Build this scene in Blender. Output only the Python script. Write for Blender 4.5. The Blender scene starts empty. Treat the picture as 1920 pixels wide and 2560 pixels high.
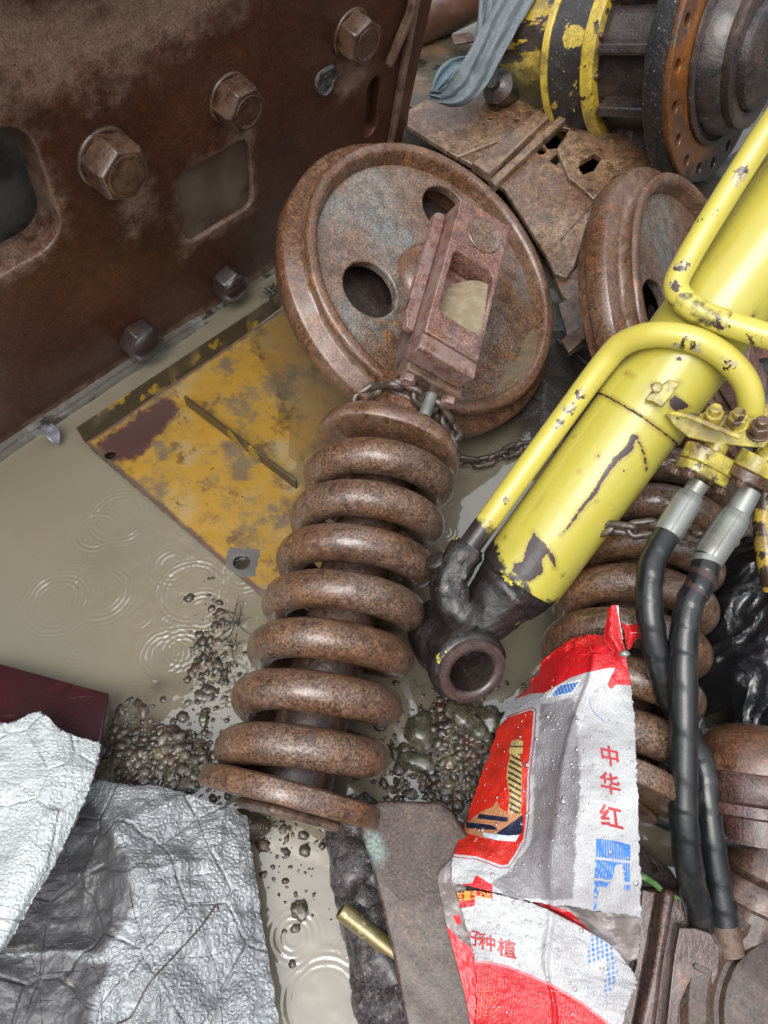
import bpy, bmesh, math, random
import numpy as np
from mathutils import Vector, Matrix, noise as mnoise
C = bpy.context.scene.collection
sc = bpy.context.scene
rnd = random.Random(7)
V = Vector
R = math.radians

# ------------------------------------------------------------------ camera, sky, sun, exposure
PITCH = R(57); FPX = 1920.0; CAMH = 1.3
cam_d = bpy.data.cameras.new("camera"); cam = bpy.data.objects.new("camera", cam_d); C.objects.link(cam)
cam.location = (0, 0, CAMH); cam.rotation_euler = (math.pi/2 - PITCH, 0, 0)
cam_d.sensor_fit = 'VERTICAL'; cam_d.sensor_height = 36; cam_d.lens = 36*FPX/2560
cam_d.clip_start = .02; cam_d.clip_end = 500
sc.camera = cam
SUN_EL, SUN_AZ = R(62), R(200)
w = bpy.data.worlds.new("World"); sc.world = w; w.use_nodes = True
nt = w.node_tree; nt.nodes.clear()
sky = nt.nodes.new('ShaderNodeTexSky'); sky.sky_type = 'NISHITA'; sky.sun_disc = False
sky.sun_elevation = SUN_EL; sky.sun_rotation = SUN_AZ; sky.dust_density = 2; sky.air_density = 1.5; sky.ozone_density = 1
hsv = nt.nodes.new('ShaderNodeHueSaturation'); hsv.inputs['Saturation'].default_value = .22
bg = nt.nodes.new('ShaderNodeBackground'); bg.inputs['Strength'].default_value = .14
wo = nt.nodes.new('ShaderNodeOutputWorld')
# overcast sky: brightest overhead, falling off towards the horizon
geo = nt.nodes.new('ShaderNodeTexCoord'); sep = nt.nodes.new('ShaderNodeSeparateXYZ'); nt.links.new(geo.outputs['Generated'], sep.inputs[0])
mr = nt.nodes.new('ShaderNodeMapRange'); mr.interpolation_type = 'SMOOTHSTEP'
for k_, v_ in zip(('From Min', 'From Max', 'To Min', 'To Max'), (.05, .92, .10, 1.7)): mr.inputs[k_].default_value = v_
nt.links.new(sep.outputs['Z'], mr.inputs['Value'])
mul = nt.nodes.new('ShaderNodeMix'); mul.data_type = 'RGBA'; mul.blend_type = 'MULTIPLY'; mul.inputs[0].default_value = 1
nt.links.new(sky.outputs[0], hsv.inputs['Color']); nt.links.new(hsv.outputs[0], mul.inputs[6]); nt.links.new(mr.outputs[0], mul.inputs[7]); nt.links.new(mul.outputs[2], bg.inputs[0]); nt.links.new(bg.outputs[0], wo.inputs[0])
sd = bpy.data.lights.new("sun", 'SUN'); sun = bpy.data.objects.new("sun", sd); C.objects.link(sun)
sd.energy = .9; sd.angle = R(40); sd.color = (1, .97, .92)
# direction to the sun (Blender sky: rotation 0 = +Y, clockwise)
sdir = V((math.sin(SUN_AZ)*math.cos(SUN_EL), math.cos(SUN_AZ)*math.cos(SUN_EL), math.sin(SUN_EL)))
sun.rotation_euler = sdir.to_track_quat('Z', 'Y').to_euler(); sun.location = (0, 0, 6)
sc.view_settings.view_transform = 'Standard'; sc.view_settings.look = 'None'
sc.view_settings.exposure = 0.78; sc.view_settings.gamma = 1

# ------------------------------------------------------------------ measuring helpers (photo pixel -> point in the yard)
AX, AF, AU = V((1, 0, 0)), V((0, math.cos(PITCH), -math.sin(PITCH))), V((0, math.sin(PITCH), math.cos(PITCH)))
CAM = V((0, 0, CAMH))
def ray(u, v): return AX*((u-960)/FPX) + AF - AU*((v-1280)/FPX)
def W(u, v, z=0.0):
    d = ray(u, v); return CAM + d*((z-CAMH)/d.z)
def WF(u, v, D): return CAM + ray(u, v)*D
def WP(u, v, p, n):
    d = ray(u, v); return CAM + d*((p-CAM).dot(n)/d.dot(n))
def proj(p):
    q = V(p)-CAM; D = q.dot(AF); return 960+FPX*q.dot(AX)/D, 1280-FPX*q.dot(AU)/D
def frame(o, z, x=None):
    z = V(z).normalized(); x = V(x) if x is not None else (V((1, 0, 0)) if abs(z.x) < .9 else V((0, 1, 0)))
    x = (x - z*x.dot(z)).normalized(); y = z.cross(x)
    return Matrix(((x.x, y.x, z.x, o[0]), (x.y, y.y, z.y, o[1]), (x.z, y.z, z.z, o[2]), (0, 0, 0, 1)))
I4 = Matrix.Identity(4)
def T(x, y, z): return Matrix.Translation((x, y, z))

# ------------------------------------------------------------------ numpy value noise
_ng = np.random.default_rng(3).random((64, 64, 8))
def vnoise(x, y, k=0):
    xi = np.floor(x).astype(int); yi = np.floor(y).astype(int); fx = x-xi; fy = y-yi
    fx = fx*fx*(3-2*fx); fy = fy*fy*(3-2*fy); g = _ng[:, :, k % 8]
    a = g[xi % 64, yi % 64]; b = g[(xi+1) % 64, yi % 64]; c = g[xi % 64, (yi+1) % 64]; d = g[(xi+1) % 64, (yi+1) % 64]
    return (a*(1-fx)+b*fx)*(1-fy)+(c*(1-fx)+d*fx)*fy - .5
def fbm(x, y, s, o=4, k=0):
    r = 0; a = 1.
    for i in range(o): r = r + a*vnoise(x*s+17.3*i, y*s+5.1*i, k+i); s *= 2.03; a *= .5
    return r
def n3(p, s=1.0): return mnoise.noise(V(p)*s)
def clamp(x, a=0., b=1.): return max(a, min(b, x))
def sst(a, b, x):
    t = clamp((x-a)/(b-a)); return t*t*(3-2*t)
def poly_sd(p, poly):
    """signed distance to a 2-D polygon, positive inside"""
    x, y = p; d = 1e9; ins = False; n = len(poly)
    for i in range(n):
        ax, ay = poly[i]; bx, by = poly[(i+1) % n]
        ex, ey = bx-ax, by-ay; t = clamp(((x-ax)*ex+(y-ay)*ey)/(ex*ex+ey*ey+1e-12))
        d = min(d, math.hypot(x-ax-t*ex, y-ay-t*ey))
        if (ay > y) != (by > y) and x < (bx-ax)*(y-ay)/(by-ay)+ax: ins = not ins
    return d if ins else -d
def line_d(p, pts):
    d = 1e9
    for (ax, ay), (bx, by) in zip(pts, pts[1:]):
        ex, ey = bx-ax, by-ay; t = clamp(((p[0]-ax)*ex+(p[1]-ay)*ey)/(ex*ex+ey*ey+1e-12))
        d = min(d, math.hypot(p[0]-ax-t*ex, p[1]-ay-t*ey))
    return d
def spline(pts, n=8):
    """Catmull-Rom through points (tuples or Vectors of any size)"""
    P = [np.array(p, float) for p in pts]; P = [2*P[0]-P[1]]+P+[2*P[-1]-P[-2]]; out = []
    for i in range(1, len(P)-2):
        for k in range(n):
            t = k/n; a, b, c, d = P[i-1:i+3]
            out.append(.5*((2*b)+(-a+c)*t+(2*a-5*b+4*c-d)*t*t+(-a+3*b-3*c+d)*t**3))
    out.append(P[-2]); return out

# ------------------------------------------------------------------ materials
ALB = .66        # everything out here is soaked: wet surfaces are darker than dry ones
class Nodes:
    def __init__(s, name):
        s.m = bpy.data.materials.new(name); s.m.use_nodes = True; s.t = s.m.node_tree; s.t.nodes.clear()
        s.out = s.new('ShaderNodeOutputMaterial'); s.co = s.new('ShaderNodeTexCoord').outputs['Object']
    def new(s, k): return s.t.nodes.new(k)
    def set(s, sock, v):
        if isinstance(v, bpy.types.NodeSocket): s.t.links.new(v, sock)
        elif isinstance(v, (tuple, list)) and sock.type == 'RGBA' and len(v) == 3: sock.default_value = (*v, 1)
        else: sock.default_value = v
    def noise(s, scale, detail=3, rough=.55, dist=0., stretch=None):
        n = s.new('ShaderNodeTexNoise'); n.inputs['Scale'].default_value = scale; n.inputs['Detail'].default_value = detail
        n.inputs['Roughness'].default_value = rough; n.inputs['Distortion'].default_value = dist
        co = s.co
        if stretch:
            mp = s.new('ShaderNodeMapping'); mp.inputs['Scale'].default_value = stretch[:3]
            if len(stretch) > 3: mp.inputs['Rotation'].default_value = stretch[3]
            s.set(mp.inputs['Vector'], co); co = mp.outputs[0]
        s.set(n.inputs['Vector'], co); return n.outputs[0]
    def voro(s, scale, feature='F1', rnd_=1., smooth=0., out='Distance'):
        n = s.new('ShaderNodeTexVoronoi'); n.feature = feature; n.inputs['Scale'].default_value = scale
        n.inputs['Randomness'].default_value = rnd_; s.set(n.inputs['Vector'], s.co); return n.outputs[out]
    def ramp(s, f, lo, hi, a=0., b=1., smooth=True):
        n = s.new('ShaderNodeMapRange'); n.interpolation_type = 'SMOOTHSTEP' if smooth else 'LINEAR'; n.clamp = True
        for k, v in zip(('Value', 'From Min', 'From Max', 'To Min', 'To Max'), (f, lo, hi, a, b)): s.set(n.inputs[k], v)
        return n.outputs[0]
    def math(s, op, a, b=0.):
        n = s.new('ShaderNodeMath'); n.operation = op; s.set(n.inputs[0], a); s.set(n.inputs[1], b); return n.outputs[0]
    def mix(s, f, a, b):
        n = s.new('ShaderNodeMix'); n.data_type = 'RGBA'; s.set(n.inputs[0], f); s.set(n.inputs[6], a); s.set(n.inputs[7], b); return n.outputs[2]
    def attr(s, name):
        n = s.new('ShaderNodeAttribute'); n.attribute_name = name; return n.outputs['Fac']
    def bump(s, h, dist, strength=1., normal=None):
        n = s.new('ShaderNodeBump'); n.inputs['Distance'].default_value = dist; n.inputs['Strength'].default_value = strength
        s.set(n.inputs['Height'], h)
        if normal is not None: s.set(n.inputs['Normal'], normal)
        return n.outputs[0]
    def pbsdf(s, **k):
        n = s.new('ShaderNodeBsdfPrincipled')
        for a, v in k.items(): s.set(n.inputs[a.replace('_', ' ')], v)
        s.set(s.out.inputs[0], n.outputs[0]); return n

def mat(name, base, layers=(), rough=(.35, .7), bumps=((40, .003), (220, .0012)), metallic=0., coat=0., coat_rough=.08, spec=.5, rscale=9, worn=None, grit=None):
    """base colour under layers of noise-edged patches. layer: dict(c, s, lo, hi, k, d, attr, amp, w, r, h, st)"""
    dim = lambda c: tuple(v*ALB for v in c)
    N = Nodes(name); col = dim(base); rg = N.ramp(N.noise(rscale, 4), .35, .65, rough[0], rough[1]); hs = None
    for L in layers:
        nz = N.noise(L.get('s', 10), L.get('d', 4), L.get('ro', .6), L.get('di', 0.), L.get('st'))
        if 'attr' in L:
            f = N.math('ADD', N.math('ADD', N.attr(L['attr']), L.get('off', 0.)), N.math('MULTIPLY', N.math('SUBTRACT', nz, .5), L.get('amp', .02)))
            f = N.ramp(f, -L.get('w', .002), L.get('w', .002))
        else: f = N.ramp(nz, L['lo'], L['hi'])
        if L.get('k', 1) != 1: f = N.math('MULTIPLY', f, L['k'])
        col = N.mix(f, col, dim(L['c']))
        if 'r' in L: rg = N.ramp(f, 0., 1., rg, L['r'], False)
        if 'h' in L: hs = (f, L['h']) if hs is None else hs; 
    nrm = None
    if grit is None: grit = 1. if worn else 0.
    if grit:      # rust grain, a few millimetres, and larger mottling
        for s_, lo_, hi_ in ((230, 1-.62*grit, 1+.95*grit), (48, 1-.35*grit, 1+.4*grit)):
            g_ = N.ramp(N.noise(s_, 6, .72), .37, .63, lo_, hi_, False); cc = N.new('ShaderNodeCombineColor'); [N.set(cc.inputs[q_], g_) for q_ in range(3)]
            mx = N.new('ShaderNodeMix'); mx.data_type = 'RGBA'; mx.blend_type = 'MULTIPLY'; mx.inputs[0].default_value = 1; N.set(mx.inputs[6], col); N.set(mx.inputs[7], cc.outputs[0]); col = mx.outputs[2]
    if worn:
        g_ = N.new('ShaderNodeNewGeometry'); f = N.math('MULTIPLY', N.ramp(g_.outputs['Pointiness'], .512, .56), N.ramp(N.noise(35, 4, .7), .38, .6)); col = N.mix(N.math('MULTIPLY', f, .75), col, dim(worn))
    for (s_, d_) in bumps: nrm = N.bump(N.noise(s_, 5, .65), d_*.62, 1., nrm)
    cn = N.bump(N.noise(26, 3, .5), .0012) if coat else None
    cw = N.ramp(N.noise(11, 4, .6), .36, .60, coat*.35, min(1., coat*1.5)) if coat else 0.
    if hs is not None: nrm = N.bump(hs[0], hs[1], 1., nrm)
    kw = dict(Base_Color=col, Roughness=rg, Metallic=metallic, Coat_Weight=cw, Coat_Roughness=coat_rough, Specular_IOR_Level=spec)
    if nrm is not None: kw['Normal'] = nrm
    if cn is not None: kw['Coat_Normal'] = cn
    p = N.pbsdf(**kw); return N.m

RUST_LAYERS = [dict(c=(.30, .17, .09), s=6, lo=.45, hi=.65), dict(c=(.33, .14, .045), s=23, lo=.56, hi=.7, k=.7), dict(c=(.055, .03, .022), s=60, lo=.57, hi=.66, d=6, ro=.7, k=.85)]
M = {}
M['wheel'] = mat('rusty cast steel', (.135, .062, .030), [dict(c=(.19, .10, .06), s=5, lo=.42, hi=.62), dict(c=(.30, .19, .13), s=221, lo=.56, hi=.66, d=6, ro=.75, k=.55), dict(c=(.27, .11, .03), s=14, lo=.54, hi=.70, k=.75), dict(c=(.04, .022, .016), s=187, lo=.56, hi=.63, d=6, ro=.75, k=.8)], rough=(.22, .5), bumps=((60, .002), (260, .0012)), coat=.55, coat_rough=.12, worn=(.36, .25, .19))
M['web'] = mat('rusty web plate', (.17, .10, .065), [dict(c=(.21, .185, .16), s=4.5, lo=.44, hi=.6, k=.85), dict(c=(.14, .165, .16), s=9, lo=.5, hi=.66, k=.75), dict(c=(.40, .25, .165), s=204, lo=.54, hi=.62, d=6, ro=.8, k=.85), dict(c=(.27, .12, .04), s=20, lo=.56, hi=.70, k=.8), dict(c=(.045, .028, .02), s=204, lo=.56, hi=.63, d=6, ro=.75, k=.8)], rough=(.12, .42), bumps=((70, .0018), (300, .001)), coat=.6, coat_rough=.1, grit=1.)
M['pink'] = mat('pinkish oxide steel', (.19, .085, .065), [dict(c=(.245, .145, .12), s=9, lo=.45, hi=.62), dict(c=(.25, .10, .035), s=25, lo=.56, hi=.68, k=.8), dict(c=(.36, .26, .22), s=221, lo=.56, hi=.64, k=.55, d=6, ro=.75), dict(c=(.04, .02, .016), s=170, lo=.57, hi=.64, k=.8, d=6, ro=.75)], rough=(.2, .48), bumps=((60, .0018), (260, .001)), coat=.5, coat_rough=.12, worn=(.36, .24, .21))
M['spring'] = mat('speckled rust spring', (.215, .105, .052), [dict(c=(.10, .045, .025), s=5, lo=.50, hi=.66, k=.65), dict(c=(.20, .125, .085), s=7, lo=.42, hi=.62), dict(c=(.27, .11, .035), s=11, lo=.54, hi=.72, k=.6), dict(c=(.045, .021, .013), s=280.5, lo=.53, hi=.575, d=6, ro=.78, k=.9, h=-.0004), dict(c=(.09, .04, .022), s=13, lo=.52, hi=.70, k=.75), dict(c=(.040, .018, .012), s=62, lo=.53, hi=.60, k=.7, d=8, ro=.78)], rough=(.24, .46), bumps=((90, .0016), (320, .0008)), coat=.65, coat_rough=.12, grit=.62)
M['rustdark'] = mat('dark rust', (.075, .04, .028), [dict(c=(.15, .085, .055), s=9, lo=.48, hi=.68), dict(c=(.20, .09, .04), s=28, lo=.58, hi=.72, k=.7), dict(c=(.03, .02, .018), s=60, lo=.56, hi=.68)], rough=(.3, .6), bumps=((45, .003), (200, .0012)), coat=.35, coat_rough=.15, worn=(.22, .14, .10))
M['shoe'] = mat('brown rusty track plate', (.165, .085, .045), [dict(c=(.27, .17, .095), s=6, lo=.45, hi=.65), dict(c=(.085, .042, .026), s=11, lo=.5, hi=.66, k=.85), dict(c=(.38, .27, .17), s=60, lo=.58, hi=.70, k=.55, d=6, ro=.75), dict(c=(.04, .022, .016), s=80, lo=.55, hi=.64, k=.8, d=6, ro=.7)], rough=(.16, .5), bumps=((40, .003), (180, .0015)), coat=.55, coat_rough=.1, worn=(.36, .26, .18))
M['steel_wall'] = mat('wet dark brown steel', (.070, .024, .012), [dict(c=(.118, .043, .020), s=3.2, lo=.40, hi=.72, k=.85), dict(c=(.055, .016, .014), s=2.1, lo=.5, hi=.72), dict(c=(.15, .065, .028), s=40, lo=.56, hi=.76, k=.5, d=6, ro=.7), dict(c=(.31, .20, .145), attr='mud', s=16, amp=.26, w=.05, k=.9, d=6, ro=.7), dict(c=(.03, .015, .010), s=5, lo=.52, hi=.7, k=.5), dict(c=(.03, .014, .010), s=204, lo=.58, hi=.66, k=.6, d=5)], rough=(.3, .5), bumps=((25, .002), (240, .0012)), coat=.22, coat_rough=.18, spec=.35, worn=(.24, .15, .10), grit=.6)
M['bolt'] = mat('brown bolt steel', (.052, .022, .011), [dict(c=(.095, .046, .022), s=20, lo=.48, hi=.66), dict(c=(.05, .03, .024), s=50, lo=.56, hi=.7)], rough=(.2, .5), bumps=((80, .0015), (300, .0007)), coat=.5, coat_rough=.12, worn=(.19, .11, .07))
M['bolt_dark'] = mat('dark wet bolt steel', (.045, .028, .025), [dict(c=(.09, .055, .045), s=25, lo=.5, hi=.7)], rough=(.2, .4), bumps=((80, .0015), (300, .0007)), coat=.5, coat_rough=.1)
M['chain'] = mat('grey brown chain', (.085, .062, .05), [dict(c=(.16, .12, .095), s=40, lo=.5, hi=.65)], rough=(.3, .5), bumps=((150, .0008),), coat=.4, coat_rough=.15, metallic=.2, grit=.6)
M['yellow'] = mat('yellow paint', (.66, .58, .095), [dict(c=(.58, .46, .07), s=5, lo=.5, hi=.75, k=.6), dict(c=(.36, .29, .09), s=16, lo=.54, hi=.76, k=.55, d=7, ro=.7, st=(1, 1, .35)), dict(c=(.20, .15, .06), s=150, lo=.70, hi=.74, k=.6, st=(1, 1, .06)), dict(c=(.38, .24, .05), attr='chip', off=.004, s=60, amp=.012, w=.004, d=5, k=.55), dict(c=(.05, .026, .028), attr='chip', s=170, amp=.0085, w=.0004, d=6, r=.55, h=-.0008), dict(c=(.07, .035, .022), s=36, lo=.735, hi=.75, d=5, r=.5), dict(c=(.035, .028, .024), attr='grease', s=45, amp=.07, w=.006, d=6, r=.4)], rough=(.16, .3), bumps=((9, .0008), (300, .0001)), coat=.35, coat_rough=.06)
M['yellow_chip'] = mat('chipped yellow paint', (.64, .53, .08), [dict(c=(.60, .42, .07), s=9, lo=.5, hi=.7, k=.7), dict(c=(.075, .04, .03), s=30, lo=.60, hi=.62, d=6, ro=.7, r=.55, h=-.0006), dict(c=(.16, .09, .03), s=22, lo=.56, hi=.72, k=.55)], rough=(.2, .4), bumps=((20, .0008), (250, .0003)), coat=.25, coat_rough=.08, worn=(.10, .055, .035), grit=.15)
M['grease'] = mat('black greasy steel', (.026, .021, .02), [dict(c=(.065, .05, .045), s=30, lo=.5, hi=.7), dict(c=(.62, .52, .06), s=22, lo=.64, hi=.655, d=5), dict(c=(.10, .06, .05), s=9, lo=.58, hi=.72, k=.6)], rough=(.22, .5), bumps=((45, .006), (160, .0022)), coat=.3, coat_rough=.12, grit=.7)
M['eye'] = mat('worn eye steel', (.075, .05, .046), [dict(c=(.13, .085, .075), s=25, lo=.48, hi=.68), dict(c=(.16, .075, .04), s=14, lo=.56, hi=.7, k=.8), dict(c=(.03, .02, .02), s=50, lo=.55, hi=.7)], rough=(.15, .4), bumps=((90, .0018), (280, .0008)), coat=.5, coat_rough=.1, grit=.6)
M['inside'] = mat('bore rust', (.035, .022, .018), [dict(c=(.07, .045, .035), s=20, lo=.5, hi=.7)], bumps=((50, .003),), grit=.8)
M['zinc'] = mat('zinc plated steel', (.40, .41, .38), [dict(c=(.28, .27, .23), s=14, lo=.5, hi=.7), dict(c=(.17, .10, .06), s=11, lo=.66, hi=.72, k=.8), dict(c=(.52, .53, .50), s=80, lo=.55, hi=.7, k=.5)], rough=(.3, .5), metallic=.55, bumps=((120, .0004),))
M['rubber'] = mat('black hose rubber', (.013, .015, .016), [dict(c=(.045, .044, .041), s=14, lo=.48, hi=.70, k=.8), dict(c=(.10, .085, .068), s=75, lo=.60, hi=.70, k=.7, d=6, ro=.75)], rough=(.22, .42), bumps=((60, .0006), (220, .0004)), coat=.25, coat_rough=.15)
M['rubber_brown'] = mat('brown stained hose', (.075, .038, .033), [dict(c=(.12, .07, .06), s=30, lo=.5, hi=.7)], rough=(.3, .5), bumps=((60, .0006),))

# ------------------------------------------------------------------ mesh building
class MB:
    def __init__(s): s.v = []; s.f = []; s.mi = []; s.cur = 0
    def add(s, vs, fs, M_=None):
        o = len(s.v)
        s.v += [tuple(M_ @ V(p)) for p in vs] if M_ is not None else [tuple(p) for p in vs]
        s.f += [tuple(i+o for i in f) for f in fs]; s.mi += [s.cur]*len(fs); return s
    def lathe(s, prof, M_=I4, seg=64, closed=False, a0=0., a1=2*math.pi, jit=None):
        full = abs(a1-a0-2*math.pi) < 1e-6; n = seg if full else seg+1; vs = []; fs = []
        for i in range(n):
            a = a0+(a1-a0)*i/seg
            for r, h in prof:
                if jit: r = r+jit(a, h)
                vs.append((r*math.cos(a), r*math.sin(a), h))
        m = len(prof); km = m if closed else m-1
        for i in range(seg):
            j = (i+1) % n
            for k in range(km):
                k2 = (k+1) % m; fs.append((i*m+k, j*m+k, j*m+k2, i*m+k2))
        return s.add(vs, fs, M_)
    def tube(s, pts, r, seg=14, M_=None, caps=True, closed=False, jit=None):
        P = [V(p) for p in pts]; n = len(P); rs = r if isinstance(r, (list, tuple)) else [r]*n
        tg = [(P[(i+1) % n]-P[i-1] if closed else P[min(i+1, n-1)]-P[max(i-1, 0)]).normalized() for i in range(n)]
        up = V((0, 0, 1)) if abs(tg[0].z) < .9 else V((1, 0, 0)); x = (up-tg[0]*up.dot(tg[0])).normalized(); vs = []; fs = []
        for i in range(n):
            x = (x-tg[i]*x.dot(tg[i])).normalized(); y = tg[i].cross(x)
            for k in range(seg):
                a = 2*math.pi*k/seg; rr = rs[i]+(jit(i, a) if jit else 0)
                vs.append(P[i]+(x*math.cos(a)+y*math.sin(a))*rr)
        for i in range(n if closed else n-1):
            j = (i+1) % n
            for k in range(seg):
                k2 = (k+1) % seg; fs.append((i*seg+k, i*seg+k2, j*seg+k2, j*seg+k))
        if caps and not closed: fs.append(tuple(range(seg-1, -1, -1))); fs.append(tuple((n-1)*seg+k for k in range(seg)))
        return s.add(vs, fs, M_)
    def box(s, x0, x1, y0, y1, z0, z1, M_=None):
        vs = [(x, y, z) for z in (z0, z1) for y in (y0, y1) for x in (x0, x1)]
        return s.add(vs, [(0, 2, 3, 1), (4, 5, 7, 6), (0, 1, 5, 4), (2, 6, 7, 3), (0, 4, 6, 2), (1, 3, 7, 5)], M_)
    def prism(s, poly, z0, z1, M_=None):
        n = len(poly); vs = [(x, y, z0) for x, y in poly]+[(x, y, z1) for x, y in poly]
        ar = sum(poly[i][0]*poly[(i+1) % n][1]-poly[(i+1) % n][0]*poly[i][1] for i in range(n))
        fs = [tuple(range(n-1, -1, -1)), tuple(range(n, 2*n))]+[(i, (i+1) % n, (i+1) % n+n, i+n) for i in range(n)]
        if ar < 0: fs = [tuple(reversed(f)) for f in fs]
        return s.add(vs, fs, M_)
    def hexa(s, r, z0, z1, M_=None, ch=.12):
        """hexagon nut or bolt head with a chamfered crown"""
        vs = []; 
        for zz, rr in ((z0, r), (z1-(z1-z0)*.18, r), (z1, r*(1-ch))):
            vs += [(rr*math.cos(R(60*i)), rr*math.sin(R(60*i)), zz) for i in range(6)]
        fs = [tuple(range(5, -1, -1)), tuple(range(12, 18))]
        for k in (0, 6): fs += [(k+i, k+(i+1) % 6, k+(i+1) % 6+6, k+i+6) for i in range(6)]
        return s.add(vs, fs, M_)
    def plate(s, outline, holes, t, M_=None, bev=.002, res=2):
        """thick plate with through holes, its top face on z = 0"""
        cu = bpy.data.curves.new('tmp', 'CURVE'); cu.dimensions = '2D'; cu.fill_mode = 'BOTH'
        cu.extrude = t/2-bev; cu.bevel_depth = bev; cu.bevel_resolution = res; cu.offset = -bev
        for loop in [outline]+list(holes):
            sp = cu.splines.new('POLY'); sp.points.add(len(loop)-1); sp.use_cyclic_u = True
            for p, (x, y) in zip(sp.points, loop): p.co = (x, y, 0, 1)
        o = bpy.data.objects.new('tmp', cu); me = bpy.data.meshes.new_from_object(o)
        s.add([(v.co.x, v.co.y, v.co.z-t/2) for v in me.vertices], [tuple(p.vertices) for p in me.polygons], M_)
        bpy.data.objects.remove(o); bpy.data.curves.remove(cu); bpy.data.meshes.remove(me); return s
    def rock(s, c, r, seed=0, sub=2, sq=(1, 1, .7), rot=0., rough=.35):
        bm = bmesh.new(); bmesh.ops.create_icosphere(bm, subdivisions=sub, radius=1)
        vs = []; cr, sr = math.cos(rot), math.sin(rot)
        for v in bm.verts:
            q = v.co*(1+rough*mnoise.noise(v.co*1.3+V((seed*3.1, seed*1.7, seed)))+.5*rough*mnoise.noise(v.co*3.1+V((seed, seed*2.3, 0))))
            q = V((q.x*sq[0], q.y*sq[1], q.z*sq[2]))*r
            vs.append((c[0]+q.x*cr-q.y*sr, c[1]+q.x*sr+q.y*cr, c[2]+q.z))
        fs = [tuple(v.index for v in f.verts) for f in bm.faces]; bm.free(); return s.add(vs, fs)
    def build(s, name, m, parent=None, smooth=35, bevel=0., bseg=2, sub=0, world=False):
        """one mesh object; with a parent (an Empty or a thing) the verts are given in the parent's space, or in the world (world=True)"""
        me = bpy.data.meshes.new(name); vs = s.v
        if world and parent is not None:
            inv = topM(parent).inverted(); vs = [tuple(inv @ V(p)) for p in vs]
        me.from_pydata(vs, [], s.f); me.validate()
        ms = m if isinstance(m, (list, tuple)) else [m]
        for k in ms: me.materials.append(M[k] if isinstance(k, str) else k)
        if len(ms) > 1 and len(me.polygons) == len(s.mi): me.polygons.foreach_set('material_index', s.mi)
        if smooth is not None:
            me.polygons.foreach_set('use_smooth', [True]*len(me.polygons))
            if smooth < 180: me.set_sharp_from_angle(angle=R(smooth))
        o = bpy.data.objects.new(name, me); C.objects.link(o)
        if parent is not None: o.parent = parent
        if bevel:
            b = o.modifiers.new('bevel', 'BEVEL'); b.width = bevel; b.segments = bseg; b.limit_method = 'ANGLE'; b.angle_limit = R(32); b.harden_normals = False
        if sub:
            b = o.modifiers.new('sub', 'SUBSURF'); b.levels = sub; b.render_levels = sub
        return o
def topM(o):
    m = o.matrix_basis.copy()
    while o.parent is not None: o = o.parent; m = o.matrix_basis @ m
    return m
def tag(o, label, cat, group=None):
    o['label'] = label; o['category'] = cat
    if group: o['group'] = group
    return o
def kind(o, k): o['kind'] = k; return o
def thing(name, label, cat, M_=I4, group=None):
    o = bpy.data.objects.new(name, None); C.objects.link(o); o.empty_display_size = .05
    o.matrix_basis = M_ if isinstance(M_, Matrix) else Matrix.Translation(M_); return tag(o, label, cat, group)
def vattr(o, name, fn, world=True):
    me = o.data; Mw = topM(o) if world else I4
    a = me.attributes.new(name, 'FLOAT', 'POINT'); a.data.foreach_set('value', [float(fn(Mw @ v.co)) for v in me.vertices])
def circ(x, y, r, n=32, sx=1., sy=1.): return [(x+r*sx*math.cos(2*math.pi*i/n), y+r*sy*math.sin(2*math.pi*i/n)) for i in range(n)]
def rrect(x0, x1, y0, y1, r, n=6):
    o = []
    for cx, cy, a in ((x1-r, y1-r, 0), (x0+r, y1-r, 90), (x0+r, y0+r, 180), (x1-r, y0+r, 270)):
        o += [(cx+r*math.cos(R(a+90*i/n)), cy+r*math.sin(R(a+90*i/n))) for i in range(n+1)]
    return o
def copy_tree(o, parent=None):
    c = o.copy(); C.objects.link(c); c.parent = parent
    for ch in list(o.children): copy_tree(ch, c)
    return c

# ------------------------------------------------------------------ ground, water
def ground_h(x, y):
    """height of the mud bed (numpy arrays)"""
    h = -.055 + .018*fbm(x, y, 7, 4, 1)
    def mound(u, v, rx, ry, top, rot=0.):
        c = W(u, v, 0); dx, dy = x-c.x, y-c.y; cr, sr = math.cos(rot), math.sin(rot)
        q = np.sqrt(((dx*cr+dy*sr)/rx)**2+((-dx*sr+dy*cr)/ry)**2)+.55*fbm(x, y, 9, 4, 3)
        return (top+.055)*np.clip(1.25-q, 0, 1)**1.0
    h = h + mound(385, 1900, .15, .17, .004, .3) + mound(1180, 1930, .14, .22, .010, .2)
    h = h + mound(640, 2065, .05, .03, .018)
    t = np.clip((x-.33+.5*(np.maximum(y-.62, 0)))*4, 0, 1); h = h*(1-t) + t*(.005+.03*fbm(x, y, 6, 5, 2))     # right-hand junk heap bed
    t = np.clip((y-1.9)*3, 0, 1); h = h*(1-t) + t*(.0+.03*fbm(x, y, 5, 5, 2))
    return h
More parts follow.
